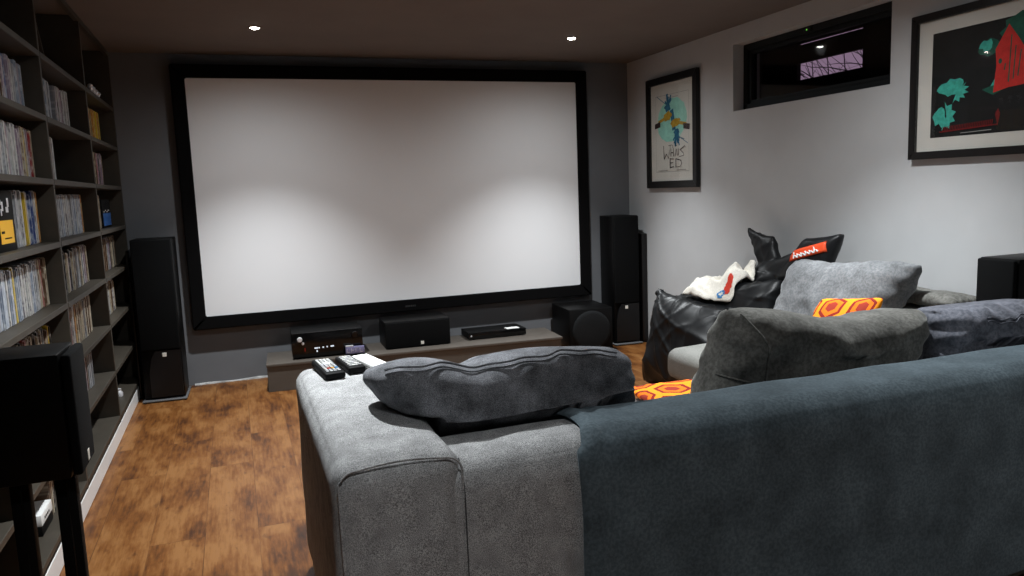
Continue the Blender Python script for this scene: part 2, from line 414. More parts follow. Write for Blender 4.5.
# ------------------------------------------------------------------ bookcase
SH = [.12, .365, .612, .86, 1.107, 1.352, 1.597, 1.842]
DIV = [.46, 1.46, 2.46, 3.47, 4.48, 5.475]
BK = XL+.006
bc = thing('bookcase', 'tall built-in dark taupe bookcase filled with disc cases along the wall', 'bookcase', (0, 0, 0))
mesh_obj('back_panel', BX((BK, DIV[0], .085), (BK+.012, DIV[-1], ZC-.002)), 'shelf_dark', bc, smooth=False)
for y in DIV: mesh_obj('upright', BX((BK+.0125, y-.011, .0825), (XF, y+.011, ZC-.002), .0015, 1), 'shelf', bc, smooth=False)
for a, b in zip(DIV, DIV[1:]):
    for z in SH: mesh_obj('shelf', BX((BK+.0125, a+.0112, z-.023), (XF+.001, b-.0112, z), .002, 1), 'shelf', bc, smooth=False)
    mesh_obj('base_board', BX((BK+.0125, a+.0112, .0825), (XF-.002, b-.0112, .0895)), 'shelf_dark', bc, smooth=False)
    mesh_obj('top_rail', BX((XF-.02, a+.0112, ZC-.03), (XF, b-.0112, ZC-.002)), 'shelf', bc, smooth=False)

# disc cases
PAL = {  # colour word: (base, alternate)
    'grey': ((.34, .35, .37), (.62, .62, .64)), 'white': ((.70, .69, .66), (.30, .28, .30)), 'silver-blue': ((.36, .41, .50), (.70, .72, .76)),
    'black': ((.018, .017, .018), (.34, .32, .30)), 'red': ((.34, .03, .03), (.62, .50, .45)), 'blue': ((.03, .07, .26), (.45, .50, .58)),
    'yellow': ((.72, .52, .04), (.55, .40, .10)), 'orange': ((.55, .20, .03), (.70, .55, .25)), 'brown': ((.13, .065, .035), (.48, .40, .30)),
    'mauve': ((.36, .28, .34), (.62, .56, .58)), 'cream': ((.62, .55, .42), (.30, .22, .16)), 'green': ((.05, .14, .09), (.45, .48, .42))}
SP = {k: spine_mat('spine_'+k, *[tuple(x*.8 for x in c) for c in v]) for k, v in PAL.items()}
CASE = {}
def case_mesh(col, t, h, d):
    key = (col, t, h, d)
    if key in CASE: return CASE[key]
    bm = bmesh.new()
    box(bm, (-d, 0, 0), (0, t, h))
    es = [e for e in bm.edges if abs(e.verts[0].co.x) < 1e-6 and abs(e.verts[1].co.x) < 1e-6]
    bmesh.ops.bevel(bm, geom=es, offset=min(.004, t*.3), segments=2, affect='EDGES')
    me = bpy.data.meshes.new('disc_case'); bmesh.ops.recalc_face_normals(bm, faces=bm.faces); bm.to_mesh(me); bm.free()
    me.materials.append(SP[col]); CASE[key] = me
    return me
ORD = 'first second third fourth fifth sixth seventh eighth ninth tenth eleventh twelfth thirteenth fourteenth fifteenth sixteenth seventeenth eighteenth nineteenth twentieth'.split()
def ordw(n):
    if n <= 20: return ORD[n-1]
    t = {2: 'twenty', 3: 'thirty', 4: 'forty'}[n//10]
    return t + '-' + ORD[n % 10 - 1] if n % 10 else {3: 'thirtieth', 4: 'fortieth'}[n//10]
SHN = {7: 'top', 6: 'second', 5: 'third', 4: 'fourth', 3: 'fifth', 2: 'sixth', 1: 'seventh', 0: 'bottom'}
def shelf_word(s): return {7: 'top shelf', 0: 'bottom shelf'}.get(s, SHN[s] + ' shelf down')
mixed = ['grey']*5 + ['white']*4 + ['silver-blue']*4 + ['black']*4 + ['mauve']*3 + ['red', 'blue', 'brown', 'cream', 'cream', 'green']
rows = [  # bay, shelf index, y start, y end, palette, case height, special positions from the far end
    ('near', 6, 3.02, 3.425, ['mauve']*4 + ['white']*3 + ['silver-blue']*2 + ['blue', 'brown', 'grey', 'grey'], .186, {}),
    ('near', 5, 2.92, 3.44, ['mauve']*4 + ['white']*3 + ['grey']*3 + ['red', 'silver-blue', 'cream'], .19, {1: 'cream', 2: 'red', 3: 'mauve', 6: 'yellow', 16: 'red'}),
    ('near', 4, 3.06, 3.436, ['grey'], .2, {1: 'brown', 2: 'orange', 3: 'white', 4: 'blue', 5: 'blue', 6: 'silver-blue', 7: 'mauve', 8: 'yellow', 9: 'yellow', 10: 'white', 11: 'white'}),
    ('near', 3, 2.70, 3.44, ['grey']*6 + ['silver-blue']*6 + ['white']*4 + ['mauve']*2 + ['cream', 'black'], .19, {1: 'cream', 3: 'brown', 4: 'red', 22: 'yellow'}),
    ('near', 2, 2.72, 3.38, ['brown']*3 + ['black']*3 + ['cream']*3 + ['yellow', 'grey', 'white', 'red'], .18, {}),
    ('middle', 6, 3.66, 3.93, ['grey']*4 + ['silver-blue']*2 + ['white'], .19, {}),
    ('middle', 6, 4.00, 4.30, ['grey']*3 + ['mauve']*2 + ['white']*2, .19, {}),
    ('middle', 5, 3.66, 3.88, ['grey']*3 + ['white'], .19, {4: 'red'}),
    ('middle', 4, 3.66, 4.35, ['grey']*6 + ['silver-blue']*4 + ['white']*4, .19, {1: 'orange', 2: 'white'}),
    ('middle', 3, 3.68, 4.36, ['white']*3 + ['cream']*2 + ['grey']*2 + ['brown', 'red', 'black', 'mauve'], .19, {2: 'brown', 22: 'black', 23: 'black', 24: 'black', 25: 'white'}),
    ('middle', 2, 3.70, 4.33, ['orange']*3 + ['cream']*3 + ['brown']*2 + ['yellow', 'white', 'grey'], .19, {20: 'red', 22: 'red'}),
    ('middle', 1, 3.80, 4.17, ['grey']*3 + ['mauve', 'black', 'white', 'brown'], .18, {}),
    ('far', 6, 4.86, 5.23, ['yellow']*3 + ['orange']*2 + ['cream', 'brown'], .19, {1: 'yellow', 2: 'orange', 3: 'yellow'}),
    ('far', 5, 4.66, 5.20, ['brown']*3 + ['red', 'black', 'cream', 'mauve'], .19, {2: 'white', 3: 'white', 5: 'red'}),
    ('far', 4, 4.70, 4.91, ['cream', 'white', 'cream'], .19, {}),
    ('far', 3, 4.68, 5.34, ['brown']*2 + ['cream']*3 + ['grey', 'black', 'mauve'], .19, {}),
    ('far', 2, 4.68, 5.14, ['white']*3 + ['brown']*2 + ['cream']*2 + ['black'], .19, {})]
rc = random.Random(11); ncase = 0; case_counts = {}
for bay, s, ya, yb, pal, h, special in rows:
    y = yb; k = case_counts.get((bay, s), 0); i = 0
    while y > ya:
        t = .0265 if special.get(11) else rc.choice((.0165, .0195, .0225, .0265, .030)); i += 1; k += 1
        col = special.get(i) or rc.choice(pal)
        hh = h*rc.choice((1, 1, 1, .985, .97, .93)); hh = round(hh, 3)
        y -= t + .0006
        o = bpy.data.objects.new('disc_case', case_mesh(col, t, hh, .132)); C.objects.link(o)
        o.location = (XF-.052 - rc.uniform(0, .012), y, SH[s]+.0005)
        tag(o, f"{col}-spined disc case, {ordw(k)} from far end of the {bay} bay's {shelf_word(s)}", 'disc case', f"disc cases on the {bay} bay's {shelf_word(s)}")
        ncase += 1
    case_counts[bay, s] = k
# other things on the shelves
def at(o, loc, rot=(0, 0, 0)):
    o.location = loc; o.rotation_euler = rot; return o
t = thing('box_set', 'black box set with a yellow front panel beside disc cases', 'box set', (XF-.04, 2.785, SH[4]+.0005))
mesh_obj('sleeve', BX((-.15, 0, 0), (0, .215, .195), .002), 'black_matt', t)
mesh_obj('yellow_panel', BX((.0002, .03, .025), (.0014, .185, .10), .0004, 1), 'yellow', t)
for grp in (((.06, .115, .012, .022), (.075, .13, .016, .03), (.055, .15, .014, .016)), ((.12, .125, .03, .018), (.14, .143, .02, .029))):
    bm = bmesh.new()                                                    # two silvery figures on the sleeve
    for (a, b, c, d) in grp: box(bm, (.0002, a, b), (.0012, a+c, b+d), .0004, 1)
    mesh_obj('printed_figure', bm, 'silver', t)
bm = bmesh.new(); box(bm, (.0015, .04, .058), (.002, .075, .066)); box(bm, (.0015, .07, .04), (.002, .15, .044))
mesh_obj('printed_lettering', bm, 'black_matt', t, smooth=False)
t = thing('photo_box', 'black and blue picture box facing out beside cream cases in far bay', 'box', (XF-.05, 4.96, SH[4]+.0005))
mesh_obj('carton', BX((-.1, 0, 0), (0, .30, .165), .002), 'black_matt', t)
bm = bmesh.new(); box(bm, (.0003, .006, .012), (.0015, .294, .085), .0004, 1)
mesh_obj('blue_panel', bm, 'blue_card', t)
bm = bmesh.new()
for q in range(4): box(bm, (.0016, .03+.055*q, .09+.008*(q % 2)), (.002, .055+.06*q, .096+.008*(q % 2)))
mesh_obj('printed_lettering', bm, 'white_print', t, smooth=False)
t = thing('leaning_board', 'thin grey board leaning at the near end of middle bay top shelf', 'board', (XF-.02, 3.53, SH[7]+.0005))
bm = box(bmesh.new(), (-.14, -.004, 0), (0, .004, .20), .001, 1, rot=Matrix.Rotation(0, 3, 'X'))
for v in bm.verts: v.co.y += .16*(1 - v.co.z/.2)
mesh_obj('panel', bm, 'shelf', t, smooth=False)
for q in range(4):                                                      # four bright little trinkets
    bm = bmesh.new()
    lathe(bm, (0, 0, 0), (0, 0, 1), [(0, 0), (.017, 0), (.017, .006), (.006, .016), (.008, .03), (.018, .048), (.012, .068-.004*q), (0, .074-.004*q)], 16)
    o = mesh_obj('trinket', bm, 'silver'); at(o, (XF-.04, 4.92+.085*q, SH[7]+.0005))
    tag(o, f"small silver trinket on far bay's top shelf, {ordw(q+1)} of four from near end", 'ornament', 'silver trinkets')
t = thing('white_carton', 'flat white printed box lying on the bottom shelf behind speaker stand', 'box', (XF-.05, 2.92, SH[0]+.0005))
mesh_obj('carton', BX((-.12, 0, 0), (0, .16, .035), .002), 'black_matt', t)
mesh_obj('lid', BX((-.12, 0, .0352), (.001, .16, .075), .003), 'white_print', t)
bm = bmesh.new()
for q in range(4): box(bm, (.0012, .04+.02*q, .048), (.0018, .052+.02*q, .056))
mesh_obj('printed_lettering', bm, 'black_matt', t, smooth=False)
for q in range(3):
    o = bpy.data.objects.new('disc_case', case_mesh(('brown', 'cream', 'black')[q], .0195, .19, .132)); C.objects.link(o)
    o.location = (XF-.055, 3.10+.022*q, SH[0]+.0005); ncase += 1
    tag(o, f"{('brown', 'cream', 'black')[q]}-spined disc case on the bottom shelf behind the white printed box", 'disc case', 'disc cases on the bottom shelf')
bm = bmesh.new(); lathe(bm, (0, 0, 0), (0, 0, 1), [(0, 0), (.02, 0), (.022, .02), (.012, .035), (.014, .045), (0, .05)], 16)
tag(at(mesh_obj('pot', bm, 'silver'), (XF-.06, 4.93, SH[0]+.0005)), 'tiny silver pot on the bottom shelf of the far bay', 'ornament')

# ------------------------------------------------------------------ projection screen
sx0, sx1, sz0, sz1 = -.2198, 2.5417, .4714, 2.0306
yS = YB-.06
ps = thing('projection_screen', 'large white fixed projection screen in black velvet frame on dark wall', 'projection screen', ((sx0+sx1)/2, YB, sz0))
off = ps.location
bm = bmesh.new(); ring_frame(bm, 'y', sx0-.085, sx1+.085, sz0-.085, sz1+.085, .085, yS-.022, YB-.002, .006)
mesh_obj('frame', shift(bm, off), 'velvet_black', ps)
mesh_obj('screen_surface', shift(BX((sx0-.01, yS, sz0-.01), (sx1+.01, yS+.004, sz1+.01)), off), 'screen', ps, smooth=False)
bm = bmesh.new()
for q in range(6): box(bm, (1.13+.013*q, yS-.0232, sz0-.052), (1.139+.013*q, yS-.0222, sz0-.040))
mesh_obj('maker_badge', shift(bm, off), 'badge_dark', ps, smooth=False)

# ------------------------------------------------------------------ media bench and equipment
BROT = math.radians(-3.6)
BL = Vector((.131, 5.075, 0))
bench = thing('media_bench', 'long low taupe laminate bench under the projection screen', 'tv bench', BL, BROT)
mesh_obj('bench_top', BX((-.004, -.008, .163), (2.02, .40, .183), .003), 'bench', bench)
bm = bmesh.new(); box(bm, (0, 0, .0), (2.01, .02, .1625), .001, 1)
mesh_obj('front_panel', bm, 'bench', bench, smooth=False)
for x in (0, 1.99): mesh_obj('side_panel', BX((x, .0205, 0), (x+.02, .385, .1625), .001, 1), 'bench', bench, smooth=False)
mesh_obj('back_panel', BX((.0205, .372, 0), (1.9895, .385, .1625)), 'bench', bench, smooth=False)
def on_bench(x, y):
    c, s = math.cos(BROT), math.sin(BROT); return Vector((BL.x + c*x - s*y, BL.y + s*x + c*y, .1835))
# receiver
t = thing('receiver', 'black home cinema receiver with silver knobs on the bench', 'receiver', on_bench(.165, .06), BROT*.6)
mesh_obj('body', BX((0, .012, .014), (.455, .31, .172), .003), 'black_matt', t)
bm = bmesh.new(); box(bm, (-.002, 0, .012), (.457, .0115, .174), .003); fp = mesh_obj('front_panel', bm, 'black_gloss', t)
bm = bmesh.new(); lathe(bm, (.05, -.0002, .132), (0, -1, 0), [(0, 0), (.017, 0), (.017, .012), (.013, .018), (0, .018)]); mesh_obj('volume_knob', bm, 'silver', fp)
bm = bmesh.new(); lathe(bm, (.068, -.0002, .104), (0, -1, 0), [(0, 0), (.009, 0), (.009, .008), (0, .009)], 20); mesh_obj('input_knob', bm, 'silver', fp)
bm = bmesh.new(); lathe(bm, (.405, -.0002, .135), (0, -1, 0), [(0, 0), (.022, 0), (.022, .012), (.018, .017), (0, .017)]); mesh_obj('source_knob', bm, 'black_gloss', fp)
bm = bmesh.new()
for q, w in enumerate((.028, .010, .012, .010, .028)):
    box(bm, (.14+.026*q, -.0012, .062+.001*q), (.14+.026*q+w*.8, -.0002, .071+.001*q))
box(bm, (.152, -.0012, .040), (.16, -.0002, .052))
mesh_obj('display', bm, 'display', fp, smooth=False)
bm = bmesh.new(); box(bm, (.078, -.001, .05), (.081, -.0002, .075)); mesh_obj('standby_light', bm, 'red_led', fp, smooth=False)
for x in (.05, .405):
    for y in (.05, .27):
        bm = bmesh.new(); cyl(bm, (x, y, 0), (x, y, .0138), .022, .018, 20); mesh_obj('foot', bm, 'black_matt', t)
# little pack lying before the receiver
t = thing('small_display_unit', 'small lilac and silver device in front of the receiver', 'device', on_bench(.50, .025), BROT)
mesh_obj('body', BX((0, 0, 0), (.13, .03, .012), .003), 'black_matt', t)
mesh_obj('case', BX((.004, .003, .0122), (.126, .026, .06), .003), 'lilac', t)
bm = bmesh.new()
for q in range(4):
    box(bm, (.012+.028*q, .0018, .022), (.014+.028*q, .0028, .05)); box(bm, (.012+.028*q, .0018, .022+.013*(q % 3)), (.030+.028*q, .0028, .0245+.013*(q % 3)))
mesh_obj('lettering', bm, 'silver', t, smooth=False)
mesh_obj('silver_cap', BX((.004, .003, .0602), (.055, .026, .068), .002), 'silver', t)
# centre speaker
t = thing('centre_speaker', 'wide black centre speaker with cloth grille on the bench', 'speaker', on_bench(.78, .10), BROT*.5)
mesh_obj('cabinet', BX((0, .018, 0), (.455, .30, .185), .004), 'black_ash', t)
bm = BX((.004, 0, .004), (.451, .0175, .181), .006, 3); gr = mesh_obj('grille', bm, 'grille', t)
mesh_obj('badge', BX((.24, -.0022, .018), (.262, -.0002, .040), .0008, 1), 'badge', t)
# disc player
t = thing('disc_player', 'slim black disc player with white sticker on the bench end', 'disc player', on_bench(1.375, .16), BROT*.3)
mesh_obj('body', BX((0, .008, .006), (.43, .22, .052), .003), 'black_matt', t)
fp = mesh_obj('front_panel', BX((-.001, 0, .006), (.431, .0078, .053), .002), 'black_gloss', t)
mesh_obj('power_button', shift(lathe(bmesh.new(), (.016, -.0002, .03), (0, -1, 0), [(0, 0), (.006, 0), (.006, .003), (0, .003)], 16), (0, 0, 0)), 'silver', fp)
mesh_obj('white_sticker', BX((.29, .02, .0522), (.39, .085, .0532)), 'white_print', t, smooth=False)
for x in (.04, .39):
    for y in (.03, .19):
        bm = bmesh.new(); cyl(bm, (x, y, 0), (x, y, .0058), .014, .014, 16); mesh_obj('foot', bm, 'black_matt', t)
# subwoofer
t = thing('subwoofer', 'black cube subwoofer with round cloth grille beside the tall speaker', 'subwoofer', (2.262, 5.075, 0), math.radians(-4))
mesh_obj('cabinet', BX((0, .012, .014), (.345, .39, .345), .005), 'black_ash', t)
bm = bmesh.new(); box(bm, (.003, 0, .017), (.342, .0118, .342), .004); mesh_obj('baffle', bm, 'black_matt', t)
bm = bmesh.new(); lathe(bm, (.1725, -.0003, .178), (0, -1, 0), [(0, .0), (.150, 0), (.150, .006), (.143, .013), (.125, .017), (.06, .020), (0, .021)], 48); mesh_obj('round_grille', bm, 'grille_sub', t)
mesh_obj('badge', BX((.163, -.002, .018), (.183, -.0003, .026), .0005, 1), 'badge', t)
for x in (.04, .305):
    for y in (.05, .31):
        bm = bmesh.new(); cyl(bm, (x, y, 0), (x, y, .0138), .02, .016, 16); mesh_obj('foot', bm, 'black_matt', t)

# ------------------------------------------------------------------ tower speakers
def tower(label, loc, rot, w, d, h, badge_x, cut):
    t = thing('tower_speaker', label, 'speaker', loc, rot, None)
    mesh_obj('cabinet', BX((0, .02, .015), (w, d, h), .006), 'black_ash', t)
    zb = .33
    mesh_obj('grille', BX((.004, 0, zb), (w-.004, .0198, h-.004), .006, 3), 'grille', t)
    bm = bmesh.new()                                                     # glossy lower fascia with one slanted corner
    poly = [(cut+.012, .03), (w-.006, .03), (w-.006, zb-.006), (cut+.055, zb-.006), (cut+.03, zb-.05), (cut+.012, zb-.14)]
    a = [bm.verts.new((x, .004, z)) for x, z in poly]; b = [bm.verts.new((x, .0198, z)) for x, z in poly]
    bm.faces.new(a); bm.faces.new(b)
    for i in range(len(poly)): bm.faces.new((a[i], a[(i+1) % len(poly)], b[(i+1) % len(poly)], b[i]))
    mesh_obj('lower_fascia', bm, 'fascia', t, smooth=False)
    mesh_obj('badge', BX((badge_x, .0015, zb-.045), (badge_x+.024, .0038, zb-.02), .0008, 1), 'badge', t)
    mesh_obj('plinth', BX((-.012, -.02, .006), (w+.012, d+.012, .0148), .003), 'plinth', t)
    for x in (.0, w):
        for y in (-.005, d):
            bm = bmesh.new(); cyl(bm, (x, y, 0), (x, y, .0058), .006, .012, 12); mesh_obj('spike', bm, 'black_matt', t)
    return t
tower('tall black floor speaker between the bookcase and the projection screen', (-.605, 5.17, 0), math.radians(-2), .235, .28, 1.02, .125, .03)
tower('tall black floor speaker in the corner beside the subwoofer', (2.725, 5.235, 0), math.radians(-3), .212, .27, 1.005, .085, 0)
t = thing('slim_panel', 'slim dark panel standing behind the corner floor speaker by the grey wall', 'panel', (2.972, 5.245, 0))
mesh_obj('board', BX((0, 0, .008), (.045, .24, .86), .004), 'frame_black', t)
mesh_obj('foot', BX((-.004, -.004, 0), (.049, .244, .0078), .002), 'black_matt', t)
t = thing('slim_panel', 'slim dark panel standing between the bookcase and floor speaker', 'panel', (-.646, 5.30, 0))
mesh_obj('board', BX((0, 0, .008), (.015, .17, .95), .004), 'frame_black', t)
mesh_obj('foot', BX((-.004, -.004, 0), (.019, .174, .0078), .002), 'black_matt', t)

# ------------------------------------------------------------------ surround speakers
def surround(label, loc, rot, h=.27):
    """front looks along local +x; base at z=0"""
    t = thing('surround_speaker', label, 'speaker', loc, rot)
    mesh_obj('cabinet', BX((-.235, -.08, 0), (0, .08, h), .004), 'black_ash', t)
    bm = BX((.0025, -.077, .003), (.022, .077, h-.003), .007, 3)
    mesh_obj('grille', bm, 'grille', t)
    mesh_obj('badge', BX((.0222, -.012, .014), (.0236, .006, .038), .0005, 1), 'badge', t)
    return t
surround('black surround speaker on a two-post stand in front of the bookcase', (-.366, 1.88, .671), 0)
surround('black surround speaker perched beyond the sofa corner against the pale grey wall', (2.735, 2.10, .664), PI, .25)
t = thing('speaker_stand', 'black speaker stand with two square posts before the bookcase', 'speaker stand', (-.43, 1.88, 0))
mesh_obj('top_plate', BX((-.12, -.035, .660), (.062, .07, .670), .002), 'black_matt', t)
for x, w in ((-.064, .037), (.021, .041)):
    p = mesh_obj('post', BX((x, -.037, .0205), (x+w, -.007, .6595), .003), 'black_matt', t)
    mesh_obj('cable_channel', BX((x+w*.55, -.0392, .03), (x+w*.62, -.0373, .65)), 'black_gloss', p, smooth=False)
mesh_obj('base_plate', BX((-.15, -.12, 0), (.12, .12, .02), .004), 'black_matt', t)
# ------------------------------------------------------------------ corner sofa
SY0, SY1 = 1.56, 1.81          # back
ZT = .655
sofa = thing('corner_sofa', 'large grey corner sofa seen from behind facing the projection screen', 'sofa', (.14, SY0, 0))
so = Vector(sofa.location)
def soft(bm, amp, f, seed):
    bmesh.ops.subdivide_edges(bm, edges=list(bm.edges), cuts=1, use_grid_fill=True)
    bm.normal_update()
    for v in bm.verts: v.co += v.normal*amp*fbm(v.co + Vector((seed, 0, 0)), f, 3)
    return bm
def block(name, lo, hi, r, m, crown=0, amp=.004, seed=0, cuts=14):
    """an upholstered block: rounded, faintly uneven, optionally domed on top"""
    bm = bmesh.new(); lo, hi = Vector(lo), Vector(hi); c = (lo+hi)/2; h = (hi-lo)/2
    bmesh.ops.create_cube(bm, size=2)
    bmesh.ops.subdivide_edges(bm, edges=list(bm.edges), cuts=cuts, use_grid_fill=True)
    for v in bm.verts:
        p = Vector((v.co.x, v.co.y, v.co.z))
        # denser towards the edges so the rounding is clean
        q = Vector([math.copysign(1-(1-abs(a))**1.6 if abs(a) < 1 else 1, a) for a in p])
        w = Vector((q.x*h.x, q.y*h.y, q.z*h.z))
        inner = Vector([max(-(h[i]-r), min(h[i]-r, w[i])) for i in range(3)])
        d = w-inner
        if d.length > 1e-9:
            # push onto the rounded shell
            d = d.normalized()*r if max(abs(abs(q[i])-1) < 1e-6 for i in range(3)) else d
        w = inner+d
        if crown and p.z > .99: w.z += crown*(1-p.x**2)*(1-p.y**2)
        v.co = w + c
    bm.normal_update()
    for v in bm.verts: v.co += v.normal*amp*fbm(v.co*1.0 + Vector((seed, 0, 0)), 4.5, 3)
    return mesh_obj(name, shift(bm, so), m, sofa, angle=180)
arm = block('arm', (.15, SY0, .045), (.432, 2.575, .684), .045, 'sofa', .012, .004, 1, 18)
back = block('back', (.34, SY0+.004, .045), (2.99, SY1, ZT), .065, 'sofa', .004, .004, 2, 22)
block('seat_base', (.40, SY1+.002, .045), (2.0, 2.56, .27), .03, 'sofa', 0, .003, 3)
block('seat_cushion', (.40, SY1+.004, .273), (1.995, 2.58, .425), .05, 'sofa', .012, .004, 4)
block('wing_base', (1.985, SY1+.002, .045), (2.745, 3.26, .27), .03, 'sofa_pale', 0, .003, 5)
block('wing_seat_cushion', (1.972, SY1+.004, .273), (2.748, 3.285, .432), .055, 'sofa_pale', .012, .004, 6)
block('wing_back', (2.75, SY1+.002, .045), (2.995, 3.275, ZT+.002), .06, 'sofa_pale', .004, .004, 7)
for x, y in ((.2, 1.63), (.2, 2.52), (2.93, 1.63), (2.05, 3.2), (2.93, 3.2), (1.5, 1.66), (1.5, 2.5)):
    bm = bmesh.new(); cyl(bm, (x, y, 0), (x, y, .06), .022, .026, 16); mesh_obj('leg', shift(bm, so), 'black_matt', sofa)
# piping along the arm's rear panel and down its corner
bm = bmesh.new()
def rr(pts, r=.0026): tube(bm, [Vector(p)-so for p in pts], r, 6)
yy = SY0+.005
pth = [(.166, yy-.002, .05)]
for a in range(0, 91, 15): pth.append((.198-.036*math.cos(math.radians(a)), yy, .640+.034*math.sin(math.radians(a))))
for i in range(1, 9): pth.append((.198+.192*i/8, yy, .674+.008*math.sin(PI*i/8)))
for a in range(75, -1, -15): pth.append((.392+.038*math.cos(math.radians(a)), yy, .640+.034*math.sin(math.radians(a))))
pth.append((.432, yy-.004, .05))
rr(pth)
mesh_obj('piping', bm, 'sofa', arm)
bm = bmesh.new(); rr([(.4335, SY0+.0028, z) for z in (.06, .2, .35, .5, .56)] + [(.4335, SY0+.006, .60), (.4335, SY0+.018, .634), (.4335, SY0+.045, .653)], .0018)
mesh_obj('seam', bm, 'sofa_seam', back)
# velvet throw over the sofa back
def throw():
    x0, x1 = .722, 2.985; g = .010
    # profile down the inside, over the top and down the rear, (y, z)
    prof = [(SY1+g, z) for z in (.44, .48, .52, .56)]
    r = .065+g
    for a in range(0, 91, 10): prof.append((SY1-.065+r*math.cos(math.radians(a)), ZT-.065+r*math.sin(math.radians(a))))
    for k in range(1, 6): prof.append((SY1-.065-(.25-.13)*k/6, ZT+g))
    for a in range(90, 181, 9): prof.append((SY0+.069+r*math.cos(math.radians(a)), ZT-.065+r*math.sin(math.radians(a))))
    for k in range(1, 25): prof.append((SY0-g+.004, ZT-.065-(ZT-.065-.035)*k/24))
    nx = 120; bm = bmesh.new(); G = []
    for i in range(nx+1):
        x = x0+(x1-x0)*i/nx; col = []
        for j, (y, z) in enumerate(prof):
            s = j/len(prof)
            low = max(0, min(1, (ZT-.1-z)/.55)) if y < SY0+.02 else 0
            d = .012*low*(.6+noise.noise((x*2.3, z*1.1, 5))) + .004*noise.noise((x*5, z*4, 9)) + .004
            edge = math.exp(-((x-x0-.035)/.022)**2)*.010 + math.exp(-((x-x0-.10)/.03)**2)*.004
            out = max(0.0, d)+edge
            # outward direction of the profile
            if y < SY0 + .02: nv = Vector((0, -1, 0)) if z < ZT-.065 else Vector((0, -.6, .8))
            elif y > SY1 - .03 and z < ZT-.02: nv = Vector((0, 1, 0))
            else: nv = Vector((0, 0, 1))
            xx = x
            if i < 20:
                wob = .014*noise.noise((s*5, 2, 0)) + (.055*math.sin(s*6.0)-.0 if s < .5 else 0)*0
                top = math.exp(-((s-.28)/.12)**2)
                xx = x + (wob + .03*top - .012*(s > .45))*(1-i/20)
            p = Vector((xx, y, z)) + nv*out
            if low > 0: p.x += .006*low*math.sin(x*9)
            col.append(bm.verts.new(p))
        G.append(col)
    for i in range(nx):
        for j in range(len(prof)-1): bm.faces.new((G[i][j], G[i+1][j], G[i+1][j+1], G[i][j+1]))
    base = Vector((1.8, SY0, ZT))
    o = mesh_obj('throw', shift(bm, base), 'velvet_teal', angle=180); o.location = base
    md = o.modifiers.new('thickness', 'SOLIDIFY'); md.thickness = .006; md.offset = 1
    return tag(o, 'dark teal velvet throw draped over the back of the grey sofa', 'throw')
throw()

